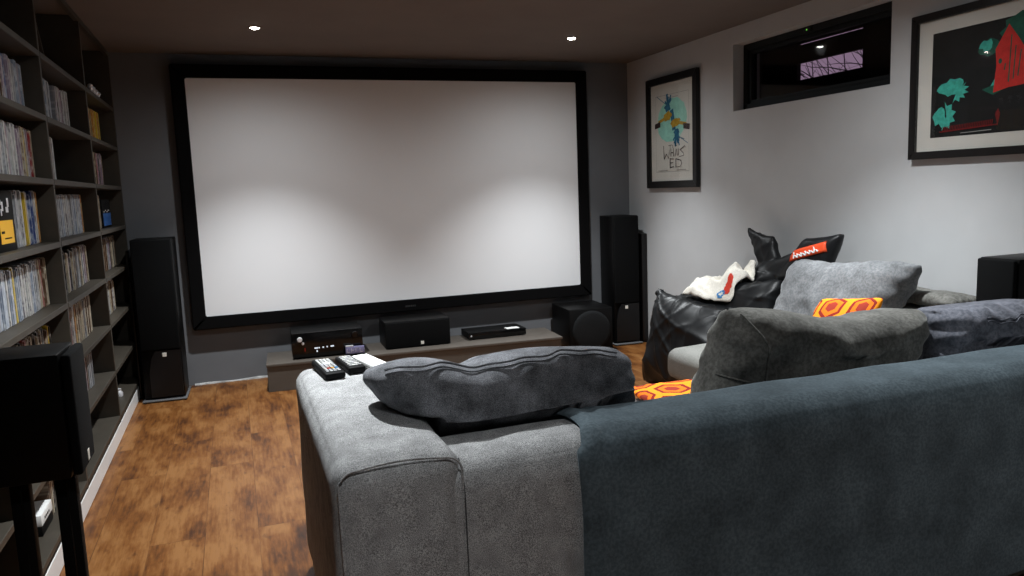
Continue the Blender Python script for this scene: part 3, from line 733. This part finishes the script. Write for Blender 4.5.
# ------------------------------------------------------------------ cushions
def collide(p):
    """keep soft things out of the sofa's hard volumes"""
    if p.x > .43 and p.y < SY1+.032 and p.z < ZT+.035 and p.y > SY0-.1:
        a, b = SY1+.032-p.y, ZT+.035-p.z
        if a < b: p.y = SY1+.032
        else: p.z = ZT+.035
    if p.x < .442 and p.z < .703: p.z = .703
    if p.x < 2.0 and p.y < 2.58 and p.z < .442: p.z = .442
    if p.x >= 2.0 and p.z < .45 and p.y < 3.3: p.z = .45
    if p.x > 2.735 and p.z < ZT+.012 and p.y < 3.29:
        a, b = p.x-2.735, ZT+.012-p.z
        if a < b: p.x = 2.735
        else: p.z = ZT+.012
    return p
def pillow(name, label, m, TL, TR, BL_, BR, thick, seed, group=None, pw=3.0, wr=.010, fn=None, nu=64, nv=44, pinch=.05, corner=.06, lines=(), seam=None, cat='cushion', seam_mat=None, lump=.02, hit=True, exp=.5):
    TL, TR, BL_, BR = map(Vector, (TL, TR, BL_, BR))
    Nn = (TR-TL+BR-BL_).cross(TL-BL_+TR-BR).normalized()
    bm = bmesh.new(); uvl = bm.loops.layers.uv.new('UVMap'); V = {}
    def point(u, v, side):
        a, b = 2*u-1, 2*v-1
        aa = a*(1-pinch*(1-b*b))*(1-corner*b**6); bb = b*(1-pinch*(1-a*a))*(1-corner*a**6)
        uu, vv = (aa+1)/2, (bb+1)/2
        base = (BL_*(1-uu)+BR*uu)*(1-vv) + (TL*(1-uu)+TR*uu)*vv
        h = max(0, (1-abs(a)**pw)*(1-abs(b)**pw))**exp
        p = base + Nn*side*thick/2*h
        q = p + Vector((seed*7.3, 0, 0))
        w = lump*fbm(q, 3.2, 2)*h + wr*(ridged(q + Vector((0, 0, side*3)), 5.0)-.35)*h + wr*.45*noise.noise(q*17)*h
        # puckers running in from the seams
        ed = max(abs(a), abs(b))**6
        w += .6*wr*ed*math.sin((a*9 if abs(b) > abs(a) else b*7)*2.3+seed)*min(1, h*3)
        p += Nn*side*w
        if fn: p = fn(p, u, v, side)
        return collide(p) if hit else p
    for side in (1, -1):
        for i in range(nu+1):
            for j in range(nv+1):
                rim = i in (0, nu) or j in (0, nv)
                if rim and side == -1: V[side, i, j] = V[1, i, j]; continue
                # cluster samples to the rim
                f = lambda t: .5-.5*math.cos(PI*t)*(.45+.55*abs(math.cos(PI*t))) if 0 < t < 1 else t
                g = lambda t: .5*t + .5*(.5-.5*math.cos(PI*t))
                V[side, i, j] = bm.verts.new(point(g(i/nu), g(j/nv), side))
        for i in range(nu):
            for j in range(nv):
                fs = bm.faces.new((V[side, i, j], V[side, i+1, j], V[side, i+1, j+1], V[side, i, j+1]))
                for l, (di, dj) in zip(fs.loops, ((0, 0), (1, 0), (1, 1), (0, 1))):
                    l[uvl].uv = ((i+di)/nu*(TR-TL).length*2, (j+dj)/nv*(TL-BL_).length*2)
    base = (BL_+BR)/2
    o = mesh_obj(name, shift(bm, base), m, angle=180); o.location = base
    tag(o, label, cat, group)
    bm = bmesh.new()
    rimpts = [point(i/80, 1, 1) for i in range(81)]
    if seam:
        pts = [point(seam[1]+(seam[2]-seam[1])*k/60, seam[0]+.015*math.sin(k*.23+seed)+.01*math.sin(k*.6), 1) for k in range(61)]
        for off2, r in ((.0, .0018), (.011, .0030)):
            tube(bm, [p + Vector((0, 0, off2)) + Nn*.0015 - base for p in pts], r, 6)
        mesh_obj('zip_seam', bm, seam_mat or m, o)
    else: bm.free()
    for ln in lines:
        bm = bmesh.new(); pts = []
        for (ua, va), (ub, vb) in zip(ln, ln[1:]): pts += [point(ua+(ub-ua)*k/14, va+(vb-va)*k/14, 1) + Nn*.0008 - base for k in range(14)]
        tube(bm, pts, .0035, 6); mesh_obj('seam', bm, seam_mat or m, o)
    return o
# charcoal cushion slumped in the corner next to the arm
def fa(p, u, v, side):
    dent = math.exp(-((u-.36)/.07)**2)
    p.z -= dent*.022*(v**2)
    p.z += .012*math.exp(-((u-.16)/.14)**2)*v + .008*math.exp(-((u-.65)/.15)**2)*v
    p.y -= .02*math.exp(-((u-.5)/.2)**2)*(1-v)
    return p
pillow('cushion', 'charcoal denim-like cushion slumped over the sofa arm and back corner', 'cush_dark',
       (.246, 1.95, .81), (1.02, 1.93, .80), (.45, 1.85, .57), (1.03, 1.93, .50), .30, 3, fn=fa, pw=4.5, wr=.013, seam=(.90, .05, .90), seam_mat='cush_dark', lump=.03, pinch=.0, corner=.10, exp=.40)
def fb(p, u, v, side):
    p.z -= .035*math.exp(-((u-.52)/.22)**2)*v
    return p
pillow('cushion', 'grey-brown velour back cushion leaning on the middle of the sofa back', 'cush_grey',
       (1.41, 1.98, .86), (2.215, 1.98, .785), (1.25, 1.98, .46), (2.06, 1.98, .46), .28, 5, fn=fb, pw=5, wr=.016, lump=.024, pinch=.005, corner=.03,
       lines=([(.03, .97), (.13, .75), (.17, .45), (.28, .18)], [(.17, .45), (.0, .52)]))
pillow('cushion', 'ink-coloured velour cushion on the sofa back below the corner speaker', 'cush_ink',
       (2.20, 1.99, .785), (2.69, 1.97, .785), (2.17, 1.93, .46), (2.69, 1.93, .46), .29, 8, pw=5, wr=.026, lump=.03, pinch=.0, seam=(.80, .30, .97), exp=.4)
def fd(p, u, v, side):
    p.z -= .02*math.exp(-((u-.42)/.25)**2)*v
    return p
pillow('cushion', 'pale grey velour cushion propped up beside the black beanbag', 'cush_pale',
       (2.73, 3.20, .825), (2.78, 2.47, .86), (2.54, 3.18, .46), (2.56, 2.60, .46), .22, 11, fn=fd, pw=5, wr=.015, lump=.022, pinch=.005, corner=.04)
pillow('cushion', 'thin grey cushion lying flat on the sofa back along the wall', 'cush_grey',
       (2.97, 2.88, .693), (2.97, 2.33, .70), (2.78, 2.88, .693), (2.78, 2.33, .70), .06, 13, pw=4, wr=.008, lump=.01, pinch=.02)
pillow('scatter_cushion', 'orange honeycomb-print scatter cushion standing in front of the pale grey cushion', 'hex',
       (2.43, 2.70, .715), (2.45, 2.36, .76), (2.31, 2.74, .445), (2.33, 2.40, .455), .11, 17, group='orange honeycomb scatter cushions', pw=2.6, wr=.004, lump=.006, pinch=.06, cat='cushion')
pillow('scatter_cushion', 'orange honeycomb-print scatter cushion lying flat on the sofa seat', 'hex',
       (1.36, 2.56, .468), (1.74, 2.54, .468), (1.32, 2.16, .468), (1.72, 2.14, .468), .06, 19, group='orange honeycomb scatter cushions', pw=2.6, wr=.004, lump=.006, pinch=.06, cat='cushion')

# ------------------------------------------------------------------ beanbag and garment
def blob(lumps, voxel, smooth_it, disp):
    """merge ellipsoid lumps into one skin, then wrinkle it"""
    bm = bmesh.new()
    for c, r, rot in lumps:
        res = bmesh.ops.create_icosphere(bm, subdivisions=4, radius=1)
        R = Matrix.Rotation(rot[2], 3, 'Z') @ Matrix.Rotation(rot[1], 3, 'Y') @ Matrix.Rotation(rot[0], 3, 'X')
        for v in res['verts']: v.co = R @ Vector((v.co.x*r[0], v.co.y*r[1], v.co.z*r[2])) + Vector(c)
    return bm
def skin(name, bm, voxel, smooth_it, m, disp, flat=True):
    me = bpy.data.meshes.new(name); bm.to_mesh(me); bm.free()
    o = bpy.data.objects.new(name, me); C.objects.link(o)
    md = o.modifiers.new('r', 'REMESH'); md.mode = 'VOXEL'; md.voxel_size = voxel
    md = o.modifiers.new('s', 'SMOOTH'); md.factor = .5; md.iterations = smooth_it
    dg = bpy.context.evaluated_depsgraph_get(); dg.update()
    nm = bpy.data.meshes.new_from_object(o.evaluated_get(dg))
    o.modifiers.clear(); o.data = nm
    bm = bmesh.new(); bm.from_mesh(nm); bm.normal_update()
    for v in bm.verts: v.co += v.normal*disp(v.co)
    bm.to_mesh(nm); bm.free()
    nm.materials.clear(); nm.materials.append(MT[m])
    for p in nm.polygons: p.use_smooth = True
    return o
def cone_ear(bm, base, tip, w, th, n=12):
    """flat pinched fabric corner"""
    base, tip = Vector(base), Vector(tip); z = tip-base; x = Vector(w).normalized(); y = z.cross(x).normalized()
    L = Vector(w).length; rings = []
    for k in range(n+1):
        t = k/n; c = base+z*t; a = L*(1-t)**.85*.5+.004; b = th*(1-t)**.6+.004
        rings.append([bm.verts.new(c + a*math.cos(q*PI/8)*x + b*math.sin(q*PI/8)*y) for q in range(16)])
    for A, B in zip(rings, rings[1:]):
        for i in range(16): bm.faces.new((A[i], A[(i+1) % 16], B[(i+1) % 16], B[i]))
    bm.faces.new(rings[0]); bm.faces.new(rings[-1])
def quad_pad(bm, TL, TR, BL_, BR, thick, pw=3.0, n=26, exp=.5, pinch=.04):
    """closed sewn pad between four corners; the corners stay sharp"""
    TL, TR, BL_, BR = map(Vector, (TL, TR, BL_, BR)); Nn = (TR-TL+BR-BL_).cross(TL-BL_+TR-BR).normalized(); V = {}
    for side in (1, -1):
        for i in range(n+1):
            for j in range(n+1):
                if side == -1 and (i in (0, n) or j in (0, n)): V[side, i, j] = V[1, i, j]; continue
                u = .5*i/n + .5*(.5-.5*math.cos(PI*i/n)); v = .5*j/n + .5*(.5-.5*math.cos(PI*j/n)); a, b = 2*u-1, 2*v-1
                uu, vv = (a*(1-pinch*(1-b*b))+1)/2, (b*(1-pinch*(1-a*a))+1)/2
                p = (BL_*(1-uu)+BR*uu)*(1-vv) + (TL*(1-uu)+TR*uu)*vv
                V[side, i, j] = bm.verts.new(p + Nn*side*(thick/2*(max(0, (1-abs(a)**pw)*(1-abs(b)**pw)))**exp + .004))
        for i in range(n):
            for j in range(n): bm.faces.new((V[side, i, j], V[side, i+1, j], V[side, i+1, j+1], V[side, i, j+1]))
from mathutils.bvhtree import BVHTree
BEAN = Vector((2.6, 3.75, 0))
bm = blob([((2.66, 3.78, .24), (.30, .40, .24), (0, 0, 0)), ((2.86, 3.6, .5), (.12, .26, .26), (0, 0, 0))], 0, 0, None)
quad_pad(bm, (2.395, 4.02, .60), (2.56, 3.58, .535), (2.30, 4.06, .05), (2.48, 3.38, .03), .26)          # front of the seat
quad_pad(bm, (2.90, 4.10, .50), (2.93, 3.55, .50), (2.395, 4.02, .535), (2.56, 3.56, .50), .12)          # top of the seat
quad_pad(bm, (2.72, 3.72, .64), (2.76, 3.36, .70), (2.62, 3.84, .49), (2.66, 3.33, .44), .16)            # roll beside the garment
quad_pad(bm, (2.89, 4.00, .67), (2.89, 3.38, .85), (2.89, 4.15, .20), (2.88, 3.33, .20), .20, exp=.4)    # back against the wall
quad_pad(bm, (2.90, 3.85, .965), (2.90, 3.60, .925), (2.89, 3.72, .74), (2.88, 3.50, .73), .07, pinch=.12)   # flopped corner
cone_ear(bm, (2.43, 3.98, .53), (2.392, 4.035, .615), (.08, -.10, 0), .03)
quad_pad(bm, (2.86, 3.30, .925), (2.91, 3.085, .955), (2.84, 3.56, .62), (2.86, 3.14, .72), .12, pinch=.03)  # corner with the label
def bdisp(p):
    q = Vector((p.x*1.1, p.y*1.0, p.z*.6))
    amp = 1 if p.z < .72 else .45
    def crease(v, f): return (1-abs(noise.noise(v*f)))**9
    r = Vector((p.x, p.y, p.z)) - Vector((2.40, 4.0, .6))
    fan = Vector((math.atan2(r.z, r.y)*.55, r.length*.35, 2.0))
    return amp*(.012*crease(q, 4.0) + .013*crease(fan, 5.5) + .008*crease(Vector((p.x*.7, p.y+p.z*.6, p.z*.7))+Vector((5, 1, 2)), 8) + .012*noise.noise(p*4.2) - .006)
bag = skin('beanbag', bm, .0105, 2, 'satin_black', bdisp)
for v in bag.data.vertices:
    if v.co.z < .004: v.co.z = .004
    if v.co.x > XR-.012: v.co.x = XR-.012
    if v.co.y < 3.305 and v.co.z < .70: v.co.y = 3.305
bt = BVHTree.FromPolygons([v.co.copy() for v in bag.data.vertices], [tuple(p.vertices) for p in bag.data.polygons])
for v in bag.data.vertices: v.co -= BEAN
bag.location = BEAN
tag(bag, 'black nylon beanbag with pointed corners slumped against the grey wall', 'beanbag')
def onto(bvh, p, d, lift):
    h = bvh.ray_cast(Vector(p), Vector(d).normalized())
    return (h[0] - Vector(d).normalized()*lift) if h[0] is not None else None
# sewn label, laid on the cloth
LA, LU, LV = Vector((2.5, 3.352, .800)), Vector((0, -.228, .066)), Vector((0, .008, .052))
def lab_pt(a, b, lift=.004): return onto(bt, LA + LU*a + LV*b, (1, 0, 0), lift) or (LA + LU*a + LV*b + Vector((.33, 0, 0)))
bm = bmesh.new(); G = [[bm.verts.new(lab_pt(i/16, j/4) - BEAN) for j in range(5)] for i in range(17)]
for i in range(16):
    for j in range(4): bm.faces.new((G[i][j], G[i+1][j], G[i+1][j+1], G[i][j+1]))
lab = mesh_obj('label', bm, 'orange_label', bag); lab['label'] = 'orange-red sewn label'
md = lab.modifiers.new('thickness', 'SOLIDIFY'); md.thickness = .003; md.offset = 0
bm = bmesh.new()
for q in range(6):
    a = .16+.115*q; top = (.78, .55, .55, .60, .55, .78)[q]
    tube(bm, [lab_pt(a+.012*math.sin(t*4), .16+(top-.16)*t, .007) - BEAN for t in (0, .25, .5, .75, 1)], .0042, 5)
    tube(bm, [lab_pt(a+.10*t, .20+.22*math.sin(t*PI), .007) - BEAN for t in (0, .25, .5, .75, 1)], .0042, 5)
mesh_obj('lettering', bm, 'white_print', lab)
# crumpled garment thrown over the seat
FA, FB, FC, FD = (2.40, 3.89), (2.60, 3.535), (2.86, 3.64), (2.71, 3.98)
n = 70; gp = {}
for i in range(n+1):
    for j in range(n+1):
        u, v = i/n, j/n; a, b = 2*u-1, 2*v-1
        k = 1 - .22*(abs(a*b))**1.5 + .10*noise.noise((a*2.2, b*2.2, 3))
        uu, vv = (a*k+1)/2, (b*k+1)/2
        x = (FA[0]*(1-uu)+FB[0]*uu)*(1-vv) + (FD[0]*(1-uu)+FC[0]*uu)*vv
        y = (FA[1]*(1-uu)+FB[1]*uu)*(1-vv) + (FD[1]*(1-uu)+FC[1]*uu)*vv
        h = onto(bt, (x, y, 2), (0, 0, -1), 0); z = h.z if h else .5
        m_ = max(0, (1-a**4)*(1-b**4))**.5
        q = Vector((x, y, 0))
        z += .020 + m_*(.030 + .060*max(0, ridged(q + Vector((1, 4, 0)), 7)-.25) + .035*max(0, noise.noise(q*9)+.25) + .016*ridged(q, 19))
        gp[i, j] = Vector((x, y, z))
for it in range(3):
    gp = {k_: gp[k_].lerp(sum((gp.get((k_[0]+dx, k_[1]+dy), gp[k_]) for dx, dy in ((1, 0), (-1, 0), (0, 1), (0, -1))), Vector())/4, .5) for k_ in gp}
GAR = Vector((2.62, 3.85, .52))
bm = bmesh.new(); V = {k_: bm.verts.new(p-GAR) for k_, p in gp.items()}
for i in range(n):
    for j in range(n): bm.faces.new((V[i, j], V[i+1, j], V[i+1, j+1], V[i, j+1]))
gar = mesh_obj('garment', bm, 'cream_cloth', angle=180); gar.location = GAR
md = gar.modifiers.new('thickness', 'SOLIDIFY'); md.thickness = .007; md.offset = 0
tag(gar, 'crumpled cream garment with red and blue print lying on the beanbag', 'clothing')
for nm, mt, (i0, i1, j0, j1) in (('red_print', 'red_print', (53, 66, 3, 11)), ('blue_print', 'blue_print', (47, 56, 1, 7))):
    bm = bmesh.new(); V = {}
    for i in range(i0, i1+1):
        for j in range(j0, j1+1):
            V[i, j] = bm.verts.new(gp[i, j] - GAR + Vector((-.004, -.004, .007)))
    for i in range(i0, i1):
        for j in range(j0, j1):
            c = ((i+.5-i0)/(i1-i0)-.5, (j+.5-j0)/(j1-j0)-.5); r = math.hypot(*c)
            if r < .5 and (nm == 'red_print' or r > .25): bm.faces.new((V[i, j], V[i+1, j], V[i+1, j+1], V[i, j+1]))
    bmesh.ops.delete(bm, geom=[v for v in bm.verts if not v.link_faces], context='VERTS')
    mesh_obj(nm, bm, mt, gar)

# ------------------------------------------------------------------ remote controls on the sofa arm
def remote(label, loc, rotz, L, w, rows_, body, kind):
    t = thing('remote_control', label, 'remote control', loc, rotz)
    mesh_obj('body', BX((-w/2, -L/2, 0), (w/2, L/2, .020), .005, 3), body, t)
    if rows_:
        bm = bmesh.new(); mats = ['white_print', 'silver', 'red_print', 'yellow', 'blue_print', 'badge']
        for j in range(rows_):
            for i in range(4):
                x = -w/2+.008+(w-.016)*(i+.5)/4; y = L/2-.012-(L-.03)*(j+.5)/rows_
                if kind == 1: mi = (0 if j < 4 else 1) if j != rows_-3 else (5, 2, 3, 4)[i]
                else: mi = 1 if (i+j) % 3 == 0 else 0
                box(bm, (x-.0045, y-.0035, .0202), (x+.0045, y+.0035, .0228), .0008, 1, mi)
        if kind == 1:
            cyl(bm, (0, L*.12, .0202), (0, L*.12, .0235), .013, .012, 20, 1)
        mesh_obj('buttons', bm, mats, t, smooth=False)
    return t
remote('long black remote with white and coloured buttons on the sofa arm', (.245, 2.425, .6965), math.radians(5), .225, .062, 10, 'black_matt', 1)
remote('shorter black remote beside the long one on the sofa arm', (.318, 2.455, .6965), math.radians(6), .19, .054, 7, 'black_matt', 2)
t = remote('white remote half hidden by the charcoal cushion on the sofa arm', (.383, 2.445, .6965), math.radians(12), .20, .055, 0, 'white_print', 0)
bm = bmesh.new(); box(bm, (-.015, .03, .0202), (.015, .06, .0212), .0004, 1)
mesh_obj('touch_pad', bm, 'badge', t)

# ------------------------------------------------------------------ framed posters
def art_on_wall(name, label, y0, y1, z0, z1, fw, dep, mat_w, shapes, base_col):
    """y1 is the far side, which the room sees at the left"""
    t = thing(name, label, 'framed poster', (XR, (y0+y1)/2, z0)); off = t.location
    xb, xf = XR-.003, XR-.003-dep
    bm = bmesh.new(); ring_frame(bm, 'x', y0, y1, z0, z1, fw, xf, xb, .002)
    mesh_obj('frame', shift(bm, off), 'frame_black', t)
    iy0, iy1, iz0, iz1 = y0+fw-.003, y1-fw+.003, z0+fw-.003, z1-fw+.003
    mesh_obj('mount', shift(BX((xb-.012, iy0, iz0), (xb-.004, iy1, iz1)), off), 'mat_board', t, smooth=False)
    py0, py1, pz0, pz1 = iy0+mat_w[0], iy1-mat_w[1], iz0+mat_w[2], iz1-mat_w[3]
    bm = bmesh.new(); mats = []; layer = [0]
    xs = xb-.0124
    def P(u, v): return Vector((xs-.00006*layer[0], py1+(py0-py1)*u, pz0+(pz1-pz0)*v))
    def add(col, pts):
        if col not in mats: mats.append(col)
        layer[0] += 1
        f = bm.faces.new([bm.verts.new(P(u, v)) for u, v in pts]); f.material_index = mats.index(col)
    def stroke(col, pts, w):
        asp = (pz1-pz0)/(py1-py0)
        for (a, b), (c, d) in zip(pts, pts[1:]):
            dx, dy = c-a, (d-b)*asp; l = math.hypot(dx, dy) or 1; w = w*.8; nx, ny = -dy/l*w/2, dx/l*w/2/asp
            ex, ey = dx/l*w*.3, dy/l*w*.3/asp
            add(col, [(a+nx-ex, b+ny-ey), (a-nx-ex, b-ny-ey), (c-nx+ex, d-ny+ey), (c+nx+ex, d+ny+ey)])
    add(base_col, [(0, 0), (1, 0), (1, 1), (0, 1)])
    shapes(add, stroke)
    mesh_obj('print', shift(bm, off), [MT[c] for c in mats], t, smooth=False)
    mesh_obj('glass', shift(BX((xf+.004, iy0, iz0), (xf+.006, iy1, iz1)), off), 'pic_glass', t, smooth=False)
    return t
MT['p_paper'] = plain('poster_paper', (.60, .585, .53), .8, .2, vary=.02)
MT['p_mint'] = plain('mint_ink', (.30, .62, .52), .8, .2, vary=.12, scale=30)
MT['p_blue'] = plain('blue_ink', (.03, .13, .22), .8, .2, vary=.3, scale=40)
MT['p_ochre'] = plain('ochre_ink', (.42, .26, .03), .8, .2, vary=.3, scale=60)
MT['p_dark'] = plain('dark_ink', (.035, .02, .02), .8, .2, vary=.2)
MT['p_grey'] = plain('grey_ink', (.30, .29, .27), .8, .2)
MT['p_black'] = plain('black_poster_ink', (.010, .010, .010), .7, .2, vary=.2)
MT['p_teal'] = plain('teal_ink', (.05, .38, .30), .7, .2, vary=.25, scale=50)
MT['p_dteal'] = plain('dark_teal_ink', (.012, .09, .06), .7, .2, vary=.3, scale=30)
MT['p_red'] = plain('red_ink', (.52, .028, .022), .7, .2, vary=.15, scale=40)
MT['p_dred'] = plain('dark_red_ink', (.16, .012, .012), .7, .2, vary=.2, scale=60)
rp = random.Random(9)
def ell(cx, cy, rx, ry, rot=0, n=28, jag=0):
    out = []
    for i in range(n):
        a = 2*PI*i/n; k = 1+jag*rp.uniform(-1, 1); x, y = rx*k*math.cos(a), ry*k*math.sin(a)
        out.append((cx+x*math.cos(rot)-y*math.sin(rot), cy+x*math.sin(rot)+y*math.cos(rot)))
    return out
def poster_small(add, stroke):
    for a, b in (((.10, .06), (.90, .06)), ((.90, .06), (.90, .90)), ((.90, .90), (.10, .90)), ((.10, .90), (.10, .06))): stroke('p_grey', [a, b], .006)
    stroke('p_grey', [(.35, .865), (.65, .865)], .008)
    add('p_mint', ell(.50, .62, .36, .235, .12, 34, .03))
    for cx, cy, sg in ((.40, .78, 1), (.62, .46, -1)):
        for k in range(11):
            a = rp.uniform(-.9, .9)+PI/2*sg; L = rp.uniform(.06, .13)
            stroke('p_blue', [(cx, cy), (cx+L*1.3*math.cos(a), cy+L*math.sin(a))], .03)
        add('p_blue', ell(cx, cy-.02*sg, .07, .045, 0, 14, .25))
    add('p_blue', [(.46, .72), (.54, .74), (.60, .52), (.52, .50)])
    add('p_ochre', ell(.40, .665, .10, .05, .2, 16, .2)); add('p_ochre', ell(.59, .585, .11, .05, .2, 16, .2))
    stroke('p_ochre', [(.40, .66), (.18, .615)], .05); stroke('p_ochre', [(.60, .59), (.84, .555)], .05)
    add('p_dark', [(.08, .60), (.22, .62), (.22, .56), (.08, .545)]); add('p_dark', [(.78, .565), (.93, .55), (.92, .49), (.78, .51)])
    stroke('p_blue', [(.36, .80), (.14, .90)], .012); stroke('p_blue', [(.66, .44), (.88, .35)], .012); stroke('p_blue', [(.60, .44), (.80, .40)], .010)
    stroke2 = lambda c, p, w: stroke(c, p, w*.75)
    D = 'p_dark'                                                        # hand-scrawled title
    stroke2(D, [(.42, .345), (.50, .35)], .012); stroke2(D, [(.46, .345), (.46, .315)], .012); stroke2(D, [(.52, .345), (.53, .315)], .012); stroke2(D, [(.58, .34), (.63, .34)], .010)
    stroke2(D, [(.30, .345), (.31, .20), (.37, .255), (.42, .205), (.45, .30)], .022)
    stroke2(D, [(.48, .31), (.48, .225)], .018); stroke2(D, [(.48, .265), (.54, .265)], .014); stroke2(D, [(.54, .31), (.54, .225)], .018)
    stroke2(D, [(.58, .225), (.61, .305), (.64, .225)], .014); stroke2(D, [(.66, .30), (.66, .23)], .016)
    stroke2(D, [(.80, .32), (.70, .29), (.78, .25), (.79, .225), (.68, .215)], .018); stroke2(D, [(.80, .33), (.83, .31)], .01)
    stroke2(D, [(.46, .205), (.46, .10)], .022); stroke2(D, [(.46, .20), (.55, .195)], .016); stroke2(D, [(.46, .155), (.53, .155)], .014); stroke2(D, [(.46, .105), (.55, .11)], .016)
    stroke2(D, [(.60, .195), (.60, .105)], .02); stroke2(D, [(.60, .195), (.72, .175), (.74, .14), (.70, .11), (.60, .105)], .018)
    stroke('p_grey', [(.16, .075), (.40, .075)], .010); stroke('p_grey', [(.62, .075), (.84, .075)], .010)
art_on_wall('framed_poster', 'tall framed white poster with mint and blue artwork beside the window', 4.515, 5.185, 1.2075, 2.004, .050, .03, (.015, .015, .03, .02), poster_small, 'p_paper')
def poster_big(add, stroke):
    def spikes(cx, cy, rx, ry, n, col, a0, a1):
        pts = []
        for i in range(n*2+1):
            a = a0+(a1-a0)*i/(2*n); k = 1 if i % 2 == 0 else .72
            pts.append((cx+rx*k*math.cos(a), cy+ry*k*math.sin(a)))
        add(col, pts + [(cx+rx*.25*math.cos((a0+a1)/2), cy+ry*.25*math.sin((a0+a1)/2))])
    add('p_teal', ell(.155, .46, .10, .075, .35, 18, .22)); spikes(.17, .43, .12, .12, 5, 'p_teal', -1.6, .6)
    spikes(.10, .20, .10, .14, 5, 'p_teal', -1.7, 1.5); add('p_teal', ell(.075, .20, .05, .09, 0, 14, .25))
    add('p_dteal', ell(.42, .77, .075, .075, .7, 16, .15)); add('p_teal', ell(.405, .79, .05, .045, .7, 14, .3))
    add('p_dteal', [(.38, .40), (.46, .43), (.58, .41), (.46, .34)]); add('p_teal', [(.44, .42), (.47, .49), (.50, .44)])
    add('p_dteal', ell(.72, .86, .22, .16, -.3, 20, .1))
    add('p_red', [(.46, .36), (.475, .60), (.465, .74), (.55, .94), (.62, .80), (.68, .66), (.72, .56), (.66, .40), (.56, .39)])
    for a, b, c, d in ((.57, .84, .56, .44), (.60, .74, .59, .46), (.635, .70, .62, .48), (.535, .60, .53, .55)): stroke('p_dteal', [(a, b), (c, d)], .010)
    add('p_dteal', ell(.50, .63, .012, .025, 0, 10, 0))
    add('p_dred', [(.48, .17), (.50, .22), (.515, .17), (.50, .06)])
    for k in range(30):
        x = .10+.0125*k; stroke('p_dred', [(x, .055+.06*(x-.1)), (x+.004, .095+.075*(x-.1))], .007)
    stroke('p_dred', [(.08, .05), (.5, .075)], .01); stroke('p_grey', [(.24, .025), (.46, .032)], .006)
art_on_wall('framed_poster', 'wide framed black poster with red and teal artwork on a cream mount', 1.91, 2.776, 1.309, 1.952, .034, .03, (.075, .075, .062, .062), poster_big, 'p_black')

# ------------------------------------------------------------------ ceiling downlights
LIGHT_W = dict(far=(205, 205), mid=(215, 215), near=(66, 66)); SPILL = .125
names = {'far': 'the projection screen', 'mid': 'the sofa seats', 'near': 'the space behind the sofa'}
for key, y in (('far', 4.63), ('mid', 2.62), ('near', .62)):
    for k, x in enumerate((.20, 2.135)):
        lbl = f"recessed ceiling downlight above {names[key]}, on the {('bookcase', 'window')[k]} side"
        t = thing('downlight', lbl, 'ceiling light', (x, y, ZC), 0, 'ceiling downlights')
        bm = bmesh.new(); lathe(bm, (0, 0, -.0005), (0, 0, -1), [(.026, 0), (.037, 0), (.037, .003), (.032, .005), (.026, .004), (.026, 0)], 32)
        mesh_obj('trim_ring', bm, 'ceiling', t)
        bm = bmesh.new(); lathe(bm, (0, 0, -.001), (0, 0, -1), [(0, 0), (.025, 0), (.025, .003), (.016, .008), (0, .010)], 24)
        mesh_obj('lens', bm, 'lamp', t)
        for part, ang, share in (('beam', 94 if key == 'far' else 100, 1.0), ('spill', 168, SPILL*(1.7 if key == 'mid' else 1))):
            ld = bpy.data.lights.new('downlight_lamp', 'SPOT'); ld.energy = LIGHT_W[key][k]*share; ld.color = (.93, .975, 1)
            ld.spot_size = math.radians(ang); ld.spot_blend = 1.0; ld.shadow_soft_size = .028
            lo = bpy.data.objects.new('downlight_lamp', ld); C.objects.link(lo); lo.location = (x, y, ZC-.03)

# dusk sky outside the window
w = bpy.data.worlds.new('dusk'); S.world = w; w.use_nodes = True
bg = w.node_tree.nodes['Background']; bg.inputs[0].default_value = (.40, .27, .40, 1); bg.inputs[1].default_value = .95
print('disc cases:', ncase)
